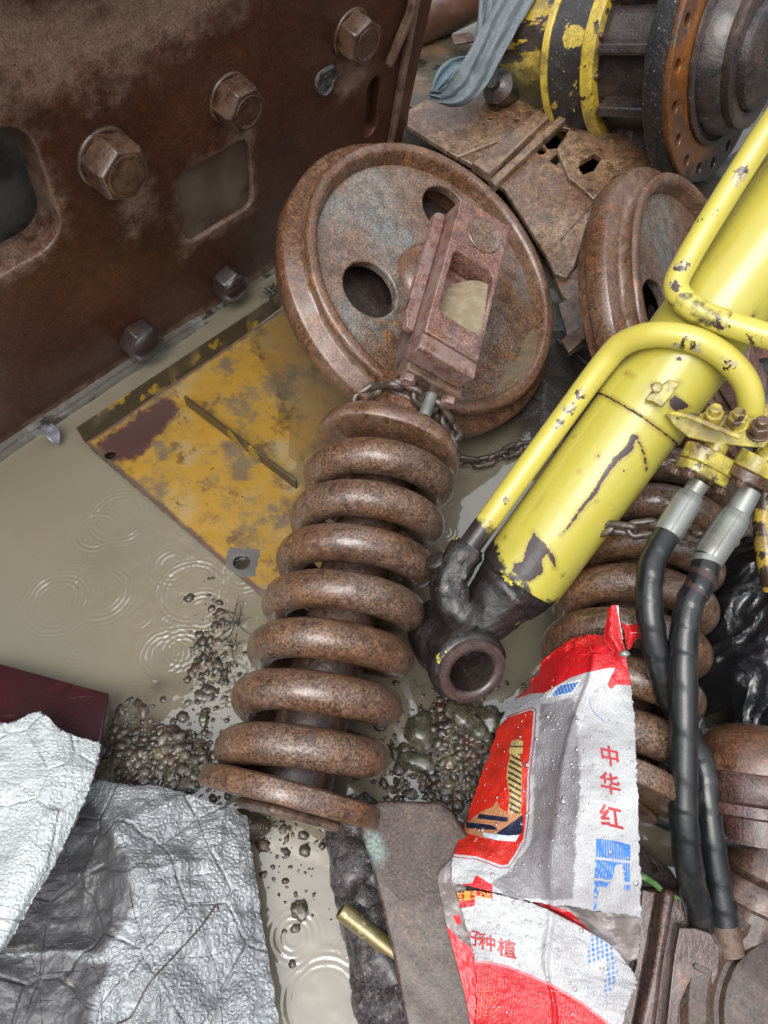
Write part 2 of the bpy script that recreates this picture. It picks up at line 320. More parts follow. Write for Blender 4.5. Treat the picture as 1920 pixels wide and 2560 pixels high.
def grid_obj(name, xs, ys, zf, m, sd=None):
    X, Y = np.meshgrid(xs, ys); Z = zf(X, Y); nx, ny = len(xs), len(ys)
    co = np.stack([X, Y, Z], -1).reshape(-1, 3); i = np.arange(nx*ny).reshape(ny, nx)
    q = np.stack([i[:-1, :-1], i[:-1, 1:], i[1:, 1:], i[1:, :-1]], -1).reshape(-1, 4)
    me = bpy.data.meshes.new(name); me.vertices.add(len(co)); me.vertices.foreach_set('co', co.ravel())
    me.loops.add(q.size); me.loops.foreach_set('vertex_index', q.ravel()); me.polygons.add(len(q))
    me.polygons.foreach_set('loop_start', np.arange(0, q.size, 4)); me.polygons.foreach_set('loop_total', np.full(len(q), 4))
    me.update(calc_edges=True); me.polygons.foreach_set('use_smooth', [True]*len(q))
    me.materials.append(m); o = bpy.data.objects.new(name, me); C.objects.link(o); return o, X, Y, Z
def axis(a, b, step, far):
    n = int((b-a)/step); core = np.linspace(a, b, n+1); g = np.array([.02, .06, .15, .4, 1, 2.5, 6, 15, 40, far])
    return np.concatenate([a-g[::-1], core, b+g])

M['mud'] = mat('wet mud', (.115, .085, .058), [dict(c=(.17, .135, .095), s=9, lo=.45, hi=.65), dict(c=(.06, .045, .035), s=30, lo=.52, hi=.68), dict(c=(.14, .075, .045), s=5, lo=.58, hi=.72, k=.6), dict(c=(.030, .024, .020), attr='oil', s=12, amp=.3, w=.06, k=.9)], rough=(.12, .5), bumps=((60, .006), (220, .003)), coat=.4, coat_rough=.1)
ground, *_ = grid_obj('mud_ground', axis(-1.1, 1.6, .009, 120), axis(-.3, 3.6, .009, 120), ground_h, M['mud']); kind(ground, 'structure')
_gx, _gy = np.array([v.co.x for v in ground.data.vertices]), np.array([v.co.y for v in ground.data.vertices])
a_ = ground.data.attributes.new('oil', 'FLOAT', 'POINT'); a_.data.foreach_set('value', (np.minimum(np.maximum(_gx-.36+.35*np.maximum(_gy-.6, 0), _gy-1.75), .3)).astype(np.float32))

# cover plate plane is needed for how shallow the water is over it
PA, PB, PC = W(214, 1105, .022), W(655, 1490, .007), W(700, 762, -.004)
PXd = (PB-PA).normalized(); PN = (PB-PA).cross(PC-PA).normalized(); PN = PN if PN.z > 0 else -PN
PLM = frame(PA, PN, PXd); PLinv = PLM.inverted()
plC = PLinv @ PC; PLLEN = plC.y; PLW = (PLinv @ PB).x
def plate_z(x, y): return PA.z-(PN.x*(x-PA.x)+PN.y*(y-PA.y))/PN.z

RINGS = [(145, 1503, 62, 4), (145, 1503, 22, 2), (347, 1317, 19, 1), (306, 1349, 12, 1), (193, 1392, 20, 1.5), (92, 1392, 17, 1.5), (434, 1416, 44, 2), (506, 1532, 44, 3), (424, 1556, 20, 2), (415, 1638, 50, 2), (453, 1628, 46, 2),
         (63, 1638, 15, 1.5), (189, 1638, 16, 1.5), (241, 1330, 50, 1.5), (350, 1545, 22, 1), (868, 2369, 17, 1.5), (812, 2500, 92, 1.0), (735, 2340, 40, 2), (1330, 1085, 30, 2), (1275, 1075, 18, 1), (1200, 1500, 25, 1), (1050, 1260, 30, 1), (300, 1290, 70, 2), (610, 1430, 40, 2), (250, 1480, 70, 2), (560, 1700, 60, 2), (480, 1480, 75, 2), (1110, 1330, 22, 1)]
def water_h(x, y):
    h = .00022*fbm(x, y, 40, 3, 5)
    px = W(500, 1400); 
    h = h + .0014*fbm(x, y, 75, 2, 2)*np.exp(-(((x-px.x)/.22)**2+((y-px.y)/.20)**2))
    b = W(800, 2350); h = h + .0009*fbm(x, y, 45, 2, 4)*np.exp(-(((x-b.x)/.14)**2+((y-b.y)/.16)**2))
    for u, v, rp, k in RINGS:
        c = W(u, v); t = (c-CAM).dot(AF); r0 = rp*t/FPX; d = np.hypot(x-c.x, y-c.y); lam = .0095 if rp > 30 else .007
        wob = .26*fbm(x, y, 34, 2, 6)
        wd = lam*(.55+.55*k); h = h + (.0010 if rp > 30 else .0009)*np.sin(2*math.pi*(d-r0)/lam+wob*6)*np.exp(-((d-r0)/wd)**2)*np.clip(.62+2.2*fbm(x, y, 26, 2, 1), 0, 1.4)
    return h
def water_mat():
    N = Nodes('murky puddle water'); mk = N.attr('murk')
    colr = N.mix(N.ramp(N.noise(3.2, 4), .38, .66), (.215, .188, .130), (.235, .202, .145))
    colr = N.mix(N.ramp(N.noise(1.3, 2), .45, .7), colr, (.19, .178, .13))
    tr = N.new('ShaderNodeBsdfTransparent'); N.set(tr.inputs[0], (.95, .92, .85)); df = N.new('ShaderNodeBsdfDiffuse'); N.set(df.inputs[0], colr)
    a = N.new('ShaderNodeMixShader'); N.set(a.inputs[0], mk); N.t.links.new(tr.outputs[0], a.inputs[1]); N.t.links.new(df.outputs[0], a.inputs[2])
    gl = N.new('ShaderNodeBsdfGlossy'); gl.inputs['Roughness'].default_value = .02; fr = N.new('ShaderNodeFresnel'); fr.inputs[0].default_value = 2.3
    b = N.new('ShaderNodeMixShader'); ge = N.new('ShaderNodeNewGeometry'); N.set(b.inputs[0], N.math('MULTIPLY', fr.outputs[0], N.math('SUBTRACT', 1., ge.outputs['Backfacing']))); N.t.links.new(a.outputs[0], b.inputs[1]); N.t.links.new(gl.outputs[0], b.inputs[2])
    N.t.links.new(b.outputs[0], N.out.inputs[0]); return N.m
M['water'] = water_mat()
def waxis(a, b, s): return np.concatenate([a-np.array([30, 6, 2, .6, .2, .05])[:], np.linspace(a, b, int((b-a)/s)+1), b+np.array([.05, .2, .6, 2, 6, 30])])
water, WX, WY, WZ = grid_obj('puddle_water', waxis(-.95, .75, .0028), waxis(-.03, 1.75, .0028), water_h, M['water']); kind(water, 'structure')
dep = np.clip(.0-ground_h(WX, WY), 0, 1)
pz = np.clip(-plate_z(WX, WY), .0, 1); lx = (WX-PA.x)*PXd.x+(WY-PA.y)*PXd.y; py_ = PLM.col[1]; ly = (WX-PA.x)*py_.x+(WY-PA.y)*py_.y
dep = np.where((lx > .002) & (lx < PLW*1.02) & (ly > .002) & (ly < PLLEN), np.minimum(dep, pz), dep)
murk = 1-np.exp(-(dep+.0015)*46); a = water.data.attributes.new('murk', 'FLOAT', 'POINT'); a.data.foreach_set('value', murk.ravel().astype(np.float32))

# ------------------------------------------------------------------ big brown machine frame leaning over the puddle
P0, P1 = W(0, 1122), W(694, 665); WE = (P1-P0).normalized(); nn = WE.cross(V((0, 0, 1))).normalized()
WN = (nn*math.sqrt(1-.14**2)+V((0, 0, -.14))).normalized(); WU = WN.cross(WE)
WALL = frame(P0, WN, WE)          # local x along the foot, y up the face, z out of the face
fr = thing('machine_frame', 'huge wet dark brown steel machine frame with hexagon bolts, leaning over the puddle', 'machine frame', WALL)
out = [(-.6, -.02), (1.245, -.02), (1.252, .154), (1.29, .49), (1.36, 1.3), (-.6, 1.3)]
holeL = rrect(-.02, .292, .40, .645, .055, 8); pocket = rrect(.545, .735, .228, .402, .028, 6); slot = [(1.115+.022*math.cos(a)+.018*math.sin(a)*0, .30+ (0.05 if math.sin(a) > 0 else -.05)+.022*math.sin(a)) for a in [2*math.pi*i/24 for i in range(24)]]
mb = MB().plate(out, [holeL, pocket, slot], .07, I4, .006, 3)
bm = bmesh.new(); me = bpy.data.meshes.new('t'); me.from_pydata(mb.v, [], mb.f); bm.from_mesh(me); bmesh.ops.triangulate(bm, faces=[f for f in bm.faces if len(f.verts) > 4 or f.calc_area() > .004])
for _ in range(5): 
    ed = [e for e in bm.edges if e.calc_length() > .05]
    if ed: bmesh.ops.subdivide_edges(bm, edges=ed, cuts=1); bmesh.ops.triangulate(bm, faces=[f for f in bm.faces if len(f.verts) > 4])
mb = MB().add([v.co for v in bm.verts], [tuple(v.index for v in f.verts) for f in bm.faces]); bm.free(); bpy.data.meshes.remove(me)
face = mb.build('side_plate', 'steel_wall', fr, 30)
def mudf(p):
    q = WALL.inverted() @ p; x, y = q.x, q.y; d = -1.
    d = max(d, .075-abs(math.hypot((x-.50)/1.5, y-1.05)-.335))                # muddy splash under the round boss
    for bx, by, wd, ln in ((.445, .44, .035, .09), (.70, .43, .03, .10), (1.03, .45, .05, .06)): d = max(d, .03-max(abs(x-bx)-wd*.5, abs(y-by+ln*.5)-ln*.5, 0)*1.2 - .012)
    if y < .03: d = max(d, .02-y)
    d = max(d, .013-abs(poly_sd((x, y), holeL))*1.3 - .012*(y > .5))
    if x > .2: d = max(d, .010-abs(poly_sd((x, y), pocket))*1.4 - .012*(y > .27))
    return d - .01
vattr(face, 'mud', mudf)
MB().plate([(-.45, .33), (.42, .33), (.42, .72), (-.45, .72)], [], .03, T(0, 0, -.12), .002).build('inner_wall', mat('grey inner steel', (.20, .185, .17), [dict(c=(.08, .075, .07), s=8, lo=.45, hi=.65)], rough=(.2, .5), bumps=((60, .004),), coat=.3), fr)
mb = MB().rock((.14, .60, -.07), .11, 5, 4, (1.1, .55, .4)); mb.build('grease_lump', mat('dry black tar', (.045, .045, .046), [dict(c=(.45, .45, .46), s=120, lo=.62, hi=.66)], rough=(.5, .8), bumps=((120, .006),)), fr)
MB().plate(rrect(.53, .75, .21, .42, .03), [], .012, T(0, 0, -.011), .002).build('pocket_floor', mat('grey brown pocket steel', (.125, .075, .048), [dict(c=(.18, .135, .095), s=6, lo=.42, hi=.62), dict(c=(.06, .04, .03), s=9, lo=.52, hi=.7)], rough=(.3, .5), bumps=((70, .002),), coat=.3), fr)
MB().plate(rrect(1.07, 1.16, .2, .4, .02), [], .012, T(0, 0, -.03), .002).build('slot_floor', 'rustdark', fr)
# round boss at the top, step rib near the right edge, plug, foot flange
MB().lathe([(.30, -.01), (.30, .018), (.292, .026), (.27, .028), (.262, .02), (.255, -.01)], T(.47, 1.085, 0), 96).build('round_boss', 'steel_wall', fr)
MB().prism([(1.165, -.02), (1.185, .2), (1.205, .49), (1.25, 1.29), (1.275, 1.29), (1.222, .48), (1.20, .19), (1.18, -.02)], -.002, .016).build('edge_rib', 'steel_wall', fr, bevel=.005)
MB().prism([(1.135, .40), (1.19, .50), (1.235, 1.0), (1.252, 1.0), (1.203, .49), (1.145, .395)], .002, .024).build('edge_rib', 'steel_wall', fr, bevel=.005)
mb = MB().lathe([(0, -.002), (.012, .001), (.023, -.001), (.027, .003), (.031, .001), (.033, -.004)], T(.953, .434, .003), 24, jit=lambda a, h: .003*math.sin(3*a)); mb.build('plug', mat('grey plug', (.12, .115, .105), [dict(c=(.03, .028, .026), s=60, lo=.5, hi=.6)], bumps=((90, .006),)), fr)
M['ledge'] = mat('muddy ledge steel', (.20, .18, .15), [dict(c=(.32, .31, .29), s=22, lo=.5, hi=.66), dict(c=(.06, .05, .045), s=15, lo=.54, hi=.66)], rough=(.2, .5), bumps=((40, .006), (160, .002)), coat=.4)
fl = MB(); n = 60
for i in range(n+1):
    x = -.6+1.7*i/n; w0 = .030+.006*n3((x*9, 0, 1)); z0 = .012+.003*n3((x*14, 2, 0))-.012*sst(.45, .6, x)
    fl.v += [(x, .002+z0, .0), (x, .004+z0, w0*.5), (x, -.003+z0, w0*.56), (x, .001+z0, w0), (x, -.05, w0+.012)]
    if i: 
        for k in range(4): fl.f.append(((i-1)*5+k, i*5+k, i*5+k+1, (i-1)*5+k+1))
fl.build('foot_flange', 'ledge', fr, 50)
# bolts of the frame
def hexbolt(name, parent, M_, r, h, m, recess=.0, washer=True, rot=0.):
    b = MB()
    if washer: b.lathe([(r*1.0, -.002), (r*1.04, .001), (r*1.04, h*.10), (r*.98, h*.14), (r*.9, h*.15)], M_, 40)
    b.hexa(r, h*.1, h, M_ @ Matrix.Rotation(rot, 4, 'Z'), .10)
    if recess: b.lathe([(r*.66, h*1.0), (r*.70, h*1.035), (r*.62, h*1.04), (r*.56, h*.985), (r*.2, h*.975), (0, h*.98)], M_, 32)
    else: b.lathe([(r*.72, h), (r*.68, h*1.03), (r*.3, h*1.05), (0, h*1.05)], M_, 32)
    return b.build(name, m, parent, 28, bevel=.0022, bseg=3)
for x, y, r, h, rc in ((.405, .518, .054, .064, 0), (.690, .508, .048, .056, 1), (1.02, .51, .049, .050, 1)):
    hexbolt('hex_bolt', fr, T(x, y, 0), r, h, 'bolt', rc, True, R(12+x*67))
for x, y, r, h in ((.632, .070, .043, .056), (.372, .072, .047, .056)):
    b = MB().hexa(r, 0, h*.75, T(x, y, 0) @ Matrix.Rotation(R(20+x*90), 4, 'Z'), .1)
    b.lathe([(r*.86, h*.74), (r*.8, h*.84), (r*.6, h*.95), (r*.3, h), (0, h*1.02)], T(x, y, 0), 32); b.build('foot_bolt', 'bolt_dark', fr, 40, bevel=.003, bseg=3)

# ------------------------------------------------------------------ track idler with its recoil spring
IN = V((.49, -.255, .832)).normalized(); ID = V((-.240, -.959, -.152)); ID = (ID-IN*ID.dot(IN)).normalized(); IC = W(1103, 684, .272)
IM = frame(IC, IN, (-ID).cross(IN))         # x right, y away from the spring, z out of the wheel
def idler(name, label, cat, group, M_):
    t = thing(name, label, cat, M_, group)
    prof = [(.258, -.033), (.264, -.026), (.267, -.010), (.271, -.003), (.276, 0), (.288, 0), (.2925, -.003), (.294, -.008), (.287, -.016), (.286, -.034), (.290, -.038), (.318, -.043), (.323, -.048), (.323, -.084), (.318, -.090), (.297, -.092), (.292, -.096), (.294, -.118), (.289, -.124), (.262, -.125), (.258, -.121)]
    jit = lambda a, h: .0008*math.sin(7*a+h*90)+.0007*n3((math.cos(a)*9, math.sin(a)*9, h*40))
    rim = MB().lathe(prof, I4, 160, True, jit=jit).build('wheel_rim', 'wheel', t, 50)
    web = MB().plate(circ(0, 0, .262, 96), [circ(-.121, -.100, .058, 40), circ(-.015, .185, .057, 40), circ(0, 0, .05, 24)], .022, T(0, 0, -.030), .004, 3).build('wheel_web', 'web', t, 30)
    MB().plate(circ(0, 0, .26, 64), [circ(0, 0, .05, 24)], .016, T(0, 0, -.098), .002).build('rear_web', 'inside', t)
    MB().lathe([(.084, -.031), (.080, -.018), (.074, -.012), (.066, -.008), (.055, .0), (.050, .03), (.050, .088), (0, .088)], I4, 64).build('hub', 'wheel', t, 40)
    # fork arm over the wheel: body with a pocket, guide rail on its left flank, end plate
    po = rrect(-.048, .043, -.207, -.066, .014)
    po[7:14] = [(x, y+(-.012 if x > -.03 else 0)) for x, y in po[7:14]]
    body = MB().plate([(-.062, -.258), (.052, -.258), (.052, .055), (.045, .060), (-.045, .054), (-.062, .046)], [po], .055, T(0, 0, .140), .003).build('fork_arm', 'pink', t, 30)
    MB().box(-.052, .046, -.25, -.05, .055, .090).build('pocket_floor', 'pink', t, bevel=.003)
    MB().lathe([(.0365, .137), (.0365, .1425), (.035, .1440), (.033, .1430), (.030, .1425), (.012, .1425), (0, .1425)], I4, 48).build('pin', 'web', t, 40)
    MB().prism([(-.086, -.205), (-.078, -.232), (-.062, -.235), (-.062, .030), (-.066, .042), (-.080, .037), (-.086, .03)], .078, .094).build('guide_rail', 'pink', t, bevel=.0025)
    MB().box(-.064, .054, -.292, -.2605, .088, .139).build('end_plate', 'pink', t, bevel=.004)
    MB().prism([(-.062, -.19), (-.052, -.305), (.066, -.305), (.06, -.19)], .03, .086).build('fork_foot', 'rustdark', t, bevel=.004)
    for x in (-.036, .052):
        hexbolt('fork_bolt', t, frame((x, -.303, .066), (0, -1, 0)), .0145, .015, 'pink', 0, True, .3)
    # neck, spring seat (lathe about the spring axis, which runs along -y)
    SA = frame((-.002, 0, -.016), (0, -1, 0), (1, 0, 0))
    MB().lathe([(0, .255), (.056, .258), (.058, .265), (.056, .34), (.062, .355)], SA, 64).build('neck', 'wheel', t, 40)
    MB().lathe([(.05, .340), (.062, .350), (.071, .360), (.088, .369), (.108, .376), (.121, .384), (.129, .394), (.1325, .404), (.133, .412), (.131, .417), (.126, .419), (.06, .420)], SA, 96, jit=lambda a, h: .001*math.sin(5*a+h*50)).build('spring_seat', 'wheel', t, 40)
    MB().tube([(.022, -.300, .052), (.020, -.352, .050)], .0115, 18, None).build('grease_rod', 'zinc', t, 40)
    # recoil spring
    rc, rw, y0, y1, turns = .1025, .0303, .426, .988, 7.1; n = int(turns*56); pts = []; rs = []
    for i in range(n+1):
        f = i/n; a = R(250)+2*math.pi*turns*f; y = y0+(y1-y0)*f
        if f < .06: y = y0+(y1-y0)*.06*(.55+.45*(f/.06)**1.3)
        pts.append((-.002+rc*math.cos(a), -y, -.016+rc*math.sin(a))); rs.append(rw*(.72 if i == n else 1))
    MB().tube(pts, rs, 26, None, jit=lambda i, a: .0006*n3((i*.12, math.cos(a)*1.5, math.sin(a)*1.5))).build('recoil_spring', 'spring', t, 60)
    MB().lathe([(.056, .40), (.056, 1.0)], SA, 40).build('spring_core', 'rustdark', t, 60)
    MB().lathe([(.05, .996), (.130, .998), (.137, 1.002), (.1385, 1.008), (.138, 1.026), (.134, 1.031), (.05, 1.032)], SA, 80, jit=lambda a, h: .0012*math.sin(4*a)).build('end_plate', 'spring', t, 40)
    MB().box(-.060, .060, -1.046, -1.031, -.09, .06).build('end_block', 'rustdark', t, bevel=.008)
    return t
idl = idler('track_idler', 'rusty track idler wheel with thick coil spring in the puddle, chain round its neck', 'track idler', 'track idlers with recoil springs', IM)
# rain caught in the rim and in the fork pocket: level with the yard, not with the wheel
M['rain'] = None
def rain_mat():
    N = Nodes('rain water film'); tr = N.new('ShaderNodeBsdfTransparent'); N.set(tr.inputs[0], (.82, .77, .68)); df = N.new('ShaderNodeBsdfDiffuse'); N.set(df.inputs[0], N.mix(N.ramp(N.noise(60, 3), .4, .65), (.24, .19, .12), (.30, .245, .165)))
    a = N.new('ShaderNodeMixShader'); N.set(a.inputs[0], N.attr('murk')); N.t.links.new(tr.outputs[0], a.inputs[1]); N.t.links.new(df.outputs[0], a.inputs[2])
    gl = N.new('ShaderNodeBsdfGlossy'); gl.inputs['Roughness'].default_value = .02; N.set(gl.inputs['Normal'], N.bump(N.noise(45, 2), .0015)); fr_ = N.new('ShaderNodeFresnel'); fr_.inputs[0].default_value = 1.33
    b = N.new('ShaderNodeMixShader'); ge = N.new('ShaderNodeNewGeometry'); N.set(b.inputs[0], N.math('MULTIPLY', fr_.outputs[0], N.math('SUBTRACT', 1., ge.outputs['Backfacing']))); N.t.links.new(a.outputs[0], b.inputs[1]); N.t.links.new(gl.outputs[0], b.inputs[2]); N.t.links.new(b.outputs[0], N.out.inputs[0]); return N.m
M['rain'] = rain_mat()
def level_z(Ml, zw):   # local z of the level zw (world height) over local x, y
    r3 = Ml.row[2]; return lambda x, y: (zw-r3[3]-r3[0]*x-r3[1]*y)/r3[2]
g = -V((IM[2][0], IM[2][1])); g.normalize(); gp = V((-g.y, g.x))
lip = IM @ V((g.x*.272, g.y*.272, -.004)); lz = level_z(IM, lip.z-.001)
arc = []
for i in range(41):
    a = R(-70+140*i/40); d = g*math.cos(a)+gp*math.sin(a)
    z = lz(d.x*.267, d.y*.267)
    if z > -.030: arc.append(d*.2675)
mb = MB(); nA = len(arc); p0, p1 = arc[0], arc[-1]
for i, p in enumerate(arc):
    q = p0+(p1-p0)*i/(nA-1); q = q + g*.004*math.sin(i*.9)
    for k in range(7):
        r_ = q.lerp(p, k/6); mb.v.append((r_.x, r_.y, lz(r_.x, r_.y)))
for i in range(nA-1):
    for k in range(6): mb.f.append((i*7+k, (i+1)*7+k, (i+1)*7+k+1, i*7+k+1))
o = mb.build('rain_water', 'rain', idl, 180); vattr(o, 'murk', lambda p: .45)
lw = IM @ V((.043, -.15, .137)); lz2 = level_z(IM, lw.z); mb = MB(); nx, ny = 54, 84
for j in range(ny+1):
    for i in range(nx+1): x = -.0475+.090*i/nx; y = -.2065+.140*j/ny; mb.v.append((x, y, min(lz2(x, y), .1395)))
for j in range(ny):
    for i in range(nx):
        x, y = -.0475+.090*(i+.5)/nx, -.2065+.140*(j+.5)/ny
        if lz2(x, y)-.004*n3((x*90, y*90, 0)) > .0905 and y < -.085+.012*math.sin(x*60): mb.f.append((j*(nx+1)+i, j*(nx+1)+i+1, (j+1)*(nx+1)+i+1, (j+1)*(nx+1)+i))
o = mb.build('rain_water', 'rain', idl, 180); vattr(o, 'murk', lambda p: .9)

S2 = W(1615, 1490, .135); C2 = WF(1758, 778, 1.62); D2 = (S2-C2).normalized()
N2 = V((.70, -.295, .65)); N2 = (N2-D2*N2.dot(D2)).normalized(); IM2 = frame(C2, N2, (-D2).cross(N2))
i2 = copy_tree(idl); i2.matrix_basis = IM2; i2['label'] = 'second rusty track idler and spring, half hidden under the yellow hydraulic cylinder'
for ch in list(i2.children):
    if ch.name.startswith('rain_water'): bpy.data.objects.remove(ch)

def dense(mb, L, passes=7):
    """split long edges so that painted wear masks have enough points"""
    bm = bmesh.new(); me = bpy.data.meshes.new('t'); me.from_pydata(mb.v, [], mb.f); bm.from_mesh(me); bpy.data.meshes.remove(me)
    bmesh.ops.remove_doubles(bm, verts=bm.verts, dist=1e-6)
    bmesh.ops.triangulate(bm, faces=[f for f in bm.faces if len(f.verts) > 4 or f.calc_area() > L*L])
    for _ in range(passes):
        ed = [e for e in bm.edges if e.calc_length() > L]
        if not ed: break
        bmesh.ops.subdivide_edges(bm, edges=ed, cuts=1); bmesh.ops.triangulate(bm, faces=[f for f in bm.faces if len(f.verts) > 4])
    r = MB().add([v.co for v in bm.verts], [tuple(v.index for v in f.verts) for f in bm.faces]); bm.free(); return r

# ------------------------------------------------------------------ yellow cover plate, half under water
M['cover'] = mat('worn amber paint plate', (.47, .27, .04), [dict(c=(.44, .33, .16), s=6, lo=.48, hi=.66, k=.9), dict(c=(.17, .135, .095), s=8, lo=.48, hi=.60, k=.85, d=7, ro=.7), dict(c=(.14, .065, .035), s=13, lo=.53, hi=.63, k=.75, d=8, ro=.75), dict(c=(.30, .15, .05), s=30, lo=.60, hi=.70, k=.7, d=6),
    dict(c=(.10, .048, .042), attr='primer', s=22, amp=.085, w=.010, d=6, ro=.7, r=.4), dict(c=(.15, .09, .07), attr='edge', s=35, amp=.022, w=.004, d=6, ro=.7), dict(c=(.055, .03, .025), s=48, lo=.69, hi=.71, d=5), dict(c=(.16, .15, .145), attr='wash', s=60, amp=.012, w=.0012, d=6)], rough=(.25, .5), bumps=((30, .0015), (200, .0007)), coat=.3)
M['cover_dark'] = mat('dark muddy yellow flange', (.075, .055, .03), [dict(c=(.45, .29, .03), s=8, lo=.53, hi=.57, d=5, k=.9), dict(c=(.13, .10, .06), s=20, lo=.5, hi=.7)], rough=(.25, .5), bumps=((50, .002),), coat=.3)
def PL(u, v, h=0.):
    q = PLinv @ WP(u, v, PA+PN*h, PN); return (q.x, q.y)
cov = thing('cover_plate', 'worn amber yellow steel cover plate half sunk in the muddy puddle', 'cover plate', PLM)
h1, h2 = PL(275, 1137), PL(604, 1406)
o = dense(MB().plate([(0, 0), (PLW*1.12, 0), (PLW*1.12, PLLEN*1.05), (0, PLLEN*1.05)], [circ(*h1, .0115), circ(*h2, .0165, 12)], .006, I4, .001), .012).build('panel', 'cover', cov, 30)
pr = [PL(*p) for p in ((222, 1112), (412, 985), (455, 1018), (405, 1090), (335, 1160), (270, 1160))]
def plf(fn): return lambda p: fn(*(PLinv @ p).xy)
for v_ in o.data.vertices: v_.co.z += .0042*n3((v_.co.x*7, v_.co.y*7, 2))+.0016*n3((v_.co.x*26, v_.co.y*26, 5))
vattr(o, 'primer', plf(lambda x, y: poly_sd((x, y), pr)-.004))
vattr(o, 'edge', plf(lambda x, y: .008-min(x, y, abs(PLW-x)+.01)))
vattr(o, 'wash', plf(lambda x, y: .031-max(abs((x-h2[0])*.8+(y-h2[1])*.6), abs(-(x-h2[0])*.6+(y-h2[1])*.8))))
MB().add([(0, -.001, -.004), (0, PLLEN*1.05, -.004), (-.012, PLLEN*1.05, .034), (-.012, -.001, .034), (-.004, -.001, -.005), (-.004, PLLEN*1.05, -.005), (-.016, PLLEN*1.05, .034), (-.016, -.001, .034)], [(0, 3, 2, 1), (4, 5, 6, 7), (3, 7, 6, 2), (0, 4, 7, 3), (1, 2, 6, 5), (0, 1, 5, 4)]).build('side_flange', 'cover_dark', cov, 30)
ra, rb = PL(467, 1012), PL(742, 1222); rv = V((rb[0]-ra[0], rb[1]-ra[1])); rn = V((-rv.y, rv.x)).normalized()*.0025
MB().add([(ra[0]-rn.x, ra[1]-rn.y, .001), (rb[0]-rn.x, rb[1]-rn.y, .001), (rb[0]+rn.x, rb[1]+rn.y, .001), (ra[0]+rn.x, ra[1]+rn.y, .001), (ra[0]-rn.x, ra[1]-rn.y, .030), (rb[0]-rn.x, rb[1]-rn.y, .030), (rb[0]+rn.x, rb[1]+rn.y, .030), (ra[0]+rn.x, ra[1]+rn.y, .030)], [(0, 3, 2, 1), (4, 5, 6, 7), (0, 1, 5, 4), (1, 2, 6, 5), (2, 3, 7, 6), (3, 0, 4, 7)]).build('stiffener', 'cover_dark', cov, 30, bevel=.001)

# ------------------------------------------------------------------ yellow hydraulic cylinder
CA, CB = WF(1298, 1446, 1.25), WF(1708, 889, 1.17); CAX = (CB-CA).normalized()
CM = frame(CA, CAX, CAM-CA); CMi = CM.inverted()
cyl = thing('hydraulic_cylinder', 'bright yellow hydraulic cylinder with chipped paint, greasy black eye, pipes and two black hoses', 'hydraulic cylinder', CM)
def cuv(u, v, r=.0715):
    o_, d = CMi @ CAM, CMi.to_3x3() @ ray(u, v); a = d.x*d.x+d.y*d.y; b = o_.x*d.x+o_.y*d.y; c = o_.x**2+o_.y**2-r*r
    dis = max(b*b-a*c, 0); t = (-b-math.sqrt(dis))/a; q = o_+d*t; return (math.atan2(q.y, q.x)*r, q.z)
def z4(x, y): return 960+x/1.728, 750+y/1.728
scr = [cuv(*z4(*p)) for p in ((1078, 590), (1060, 640), (1000, 690), (945, 770), (905, 840), (855, 900), (805, 970), (765, 1015))]
scw = [.005, .0068, .0055, .0042, .0042, .0038, .003, .0015]
br_ = [cuv(*z4(*p)) for p in ((1090, 590), (1118, 650), (1135, 735))]
ch2 = [cuv(*z4(*p)) for p in ((645, 1000), (690, 1040), (740, 1110), (745, 1160), (732, 1160), (705, 1100), (685, 1125), (690, 1180), (640, 1215), (600, 1222), (552, 1170), (560, 1135), (595, 1130), (610, 1080), (625, 1040))]
ch3 = [cuv(*z4(*p), .0745) for p in ((1040, 320), (1062, 312), (1080, 330), (1058, 328))]; ch4 = [cuv(*z4(*p), .0745) for p in ((1255, 345), (1280, 355), (1250, 385), (1240, 372))]
ch5 = [cuv(*z4(*p), .0745) for p in ((1225, 430), (1260, 405), (1325, 460), (1260, 480), (1230, 470))]; ch6 = [cuv(*z4(*p), .0745) for p in ((1600, 50), (1608, 55), (1590, 100), (1583, 105), (1585, 70))]
spots = [(cuv(*z4(x, y)), r) for x, y, r in ((522, 1025, .004), (495, 1095, .005), (775, 1190, .0035), (928, 675, .004), (915, 870, .003), (1160, 370, .004), (820, 590, .003), (840, 740, .002), (1275, 255, .006), (1575, 1140, .004), (1520, 130, .0028), (1600, 1060, .0028), (1545, 1310, .004))]
def chipf(s, h):
    d = -1.
    for i in range(len(scr)-1):
        (ax, ay), (bx, by) = scr[i], scr[i+1]; ex, ey = bx-ax, by-ay; t = clamp(((s-ax)*ex+(h-ay)*ey)/(ex*ex+ey*ey)); d = max(d, scw[i]*(1-t)+scw[i+1]*t-math.hypot(s-ax-t*ex, h-ay-t*ey))
    d = max(d, .0028-line_d((s, h), br_))
    for p in (ch2, ch3, ch4, ch5, ch6): d = max(d, poly_sd((s, h), p))
    for (q, r) in spots: d = max(d, r*.8-math.hypot(s-q[0], h-q[1]))
    if .29 < h < .33: d = max(d, .0022-abs(h-.3105))
    return d-.0015
hs_ = [.0005]+[.003*i for i in range(1, 104)]; prof = [(.0, .0), (.064, .0), (.0708, .0015)]+[(.0715, h) for h in hs_[2:]]
prof += [(.0715, .3105), (.0740, .3106), (.0752, .313)]+[(.0752-.0030*sst(.352, .372, .313+.003*i), .313+.003*i) for i in range(1, 240)]
brl = MB().lathe(prof, I4, 200).build('barrel', 'yellow', cyl, 40)
def shl(p): q = CMi @ p; return math.atan2(q.y, q.x)*.0715, q.z
vattr(brl, 'chip', lambda p: chipf(*shl(p)))
def greasef(p):
    s, h = shl(p); a = s/.0715; return .004+.030*sst(-.3, -1.1, a)+.010*sst(-1.0, -1.6, a)-h
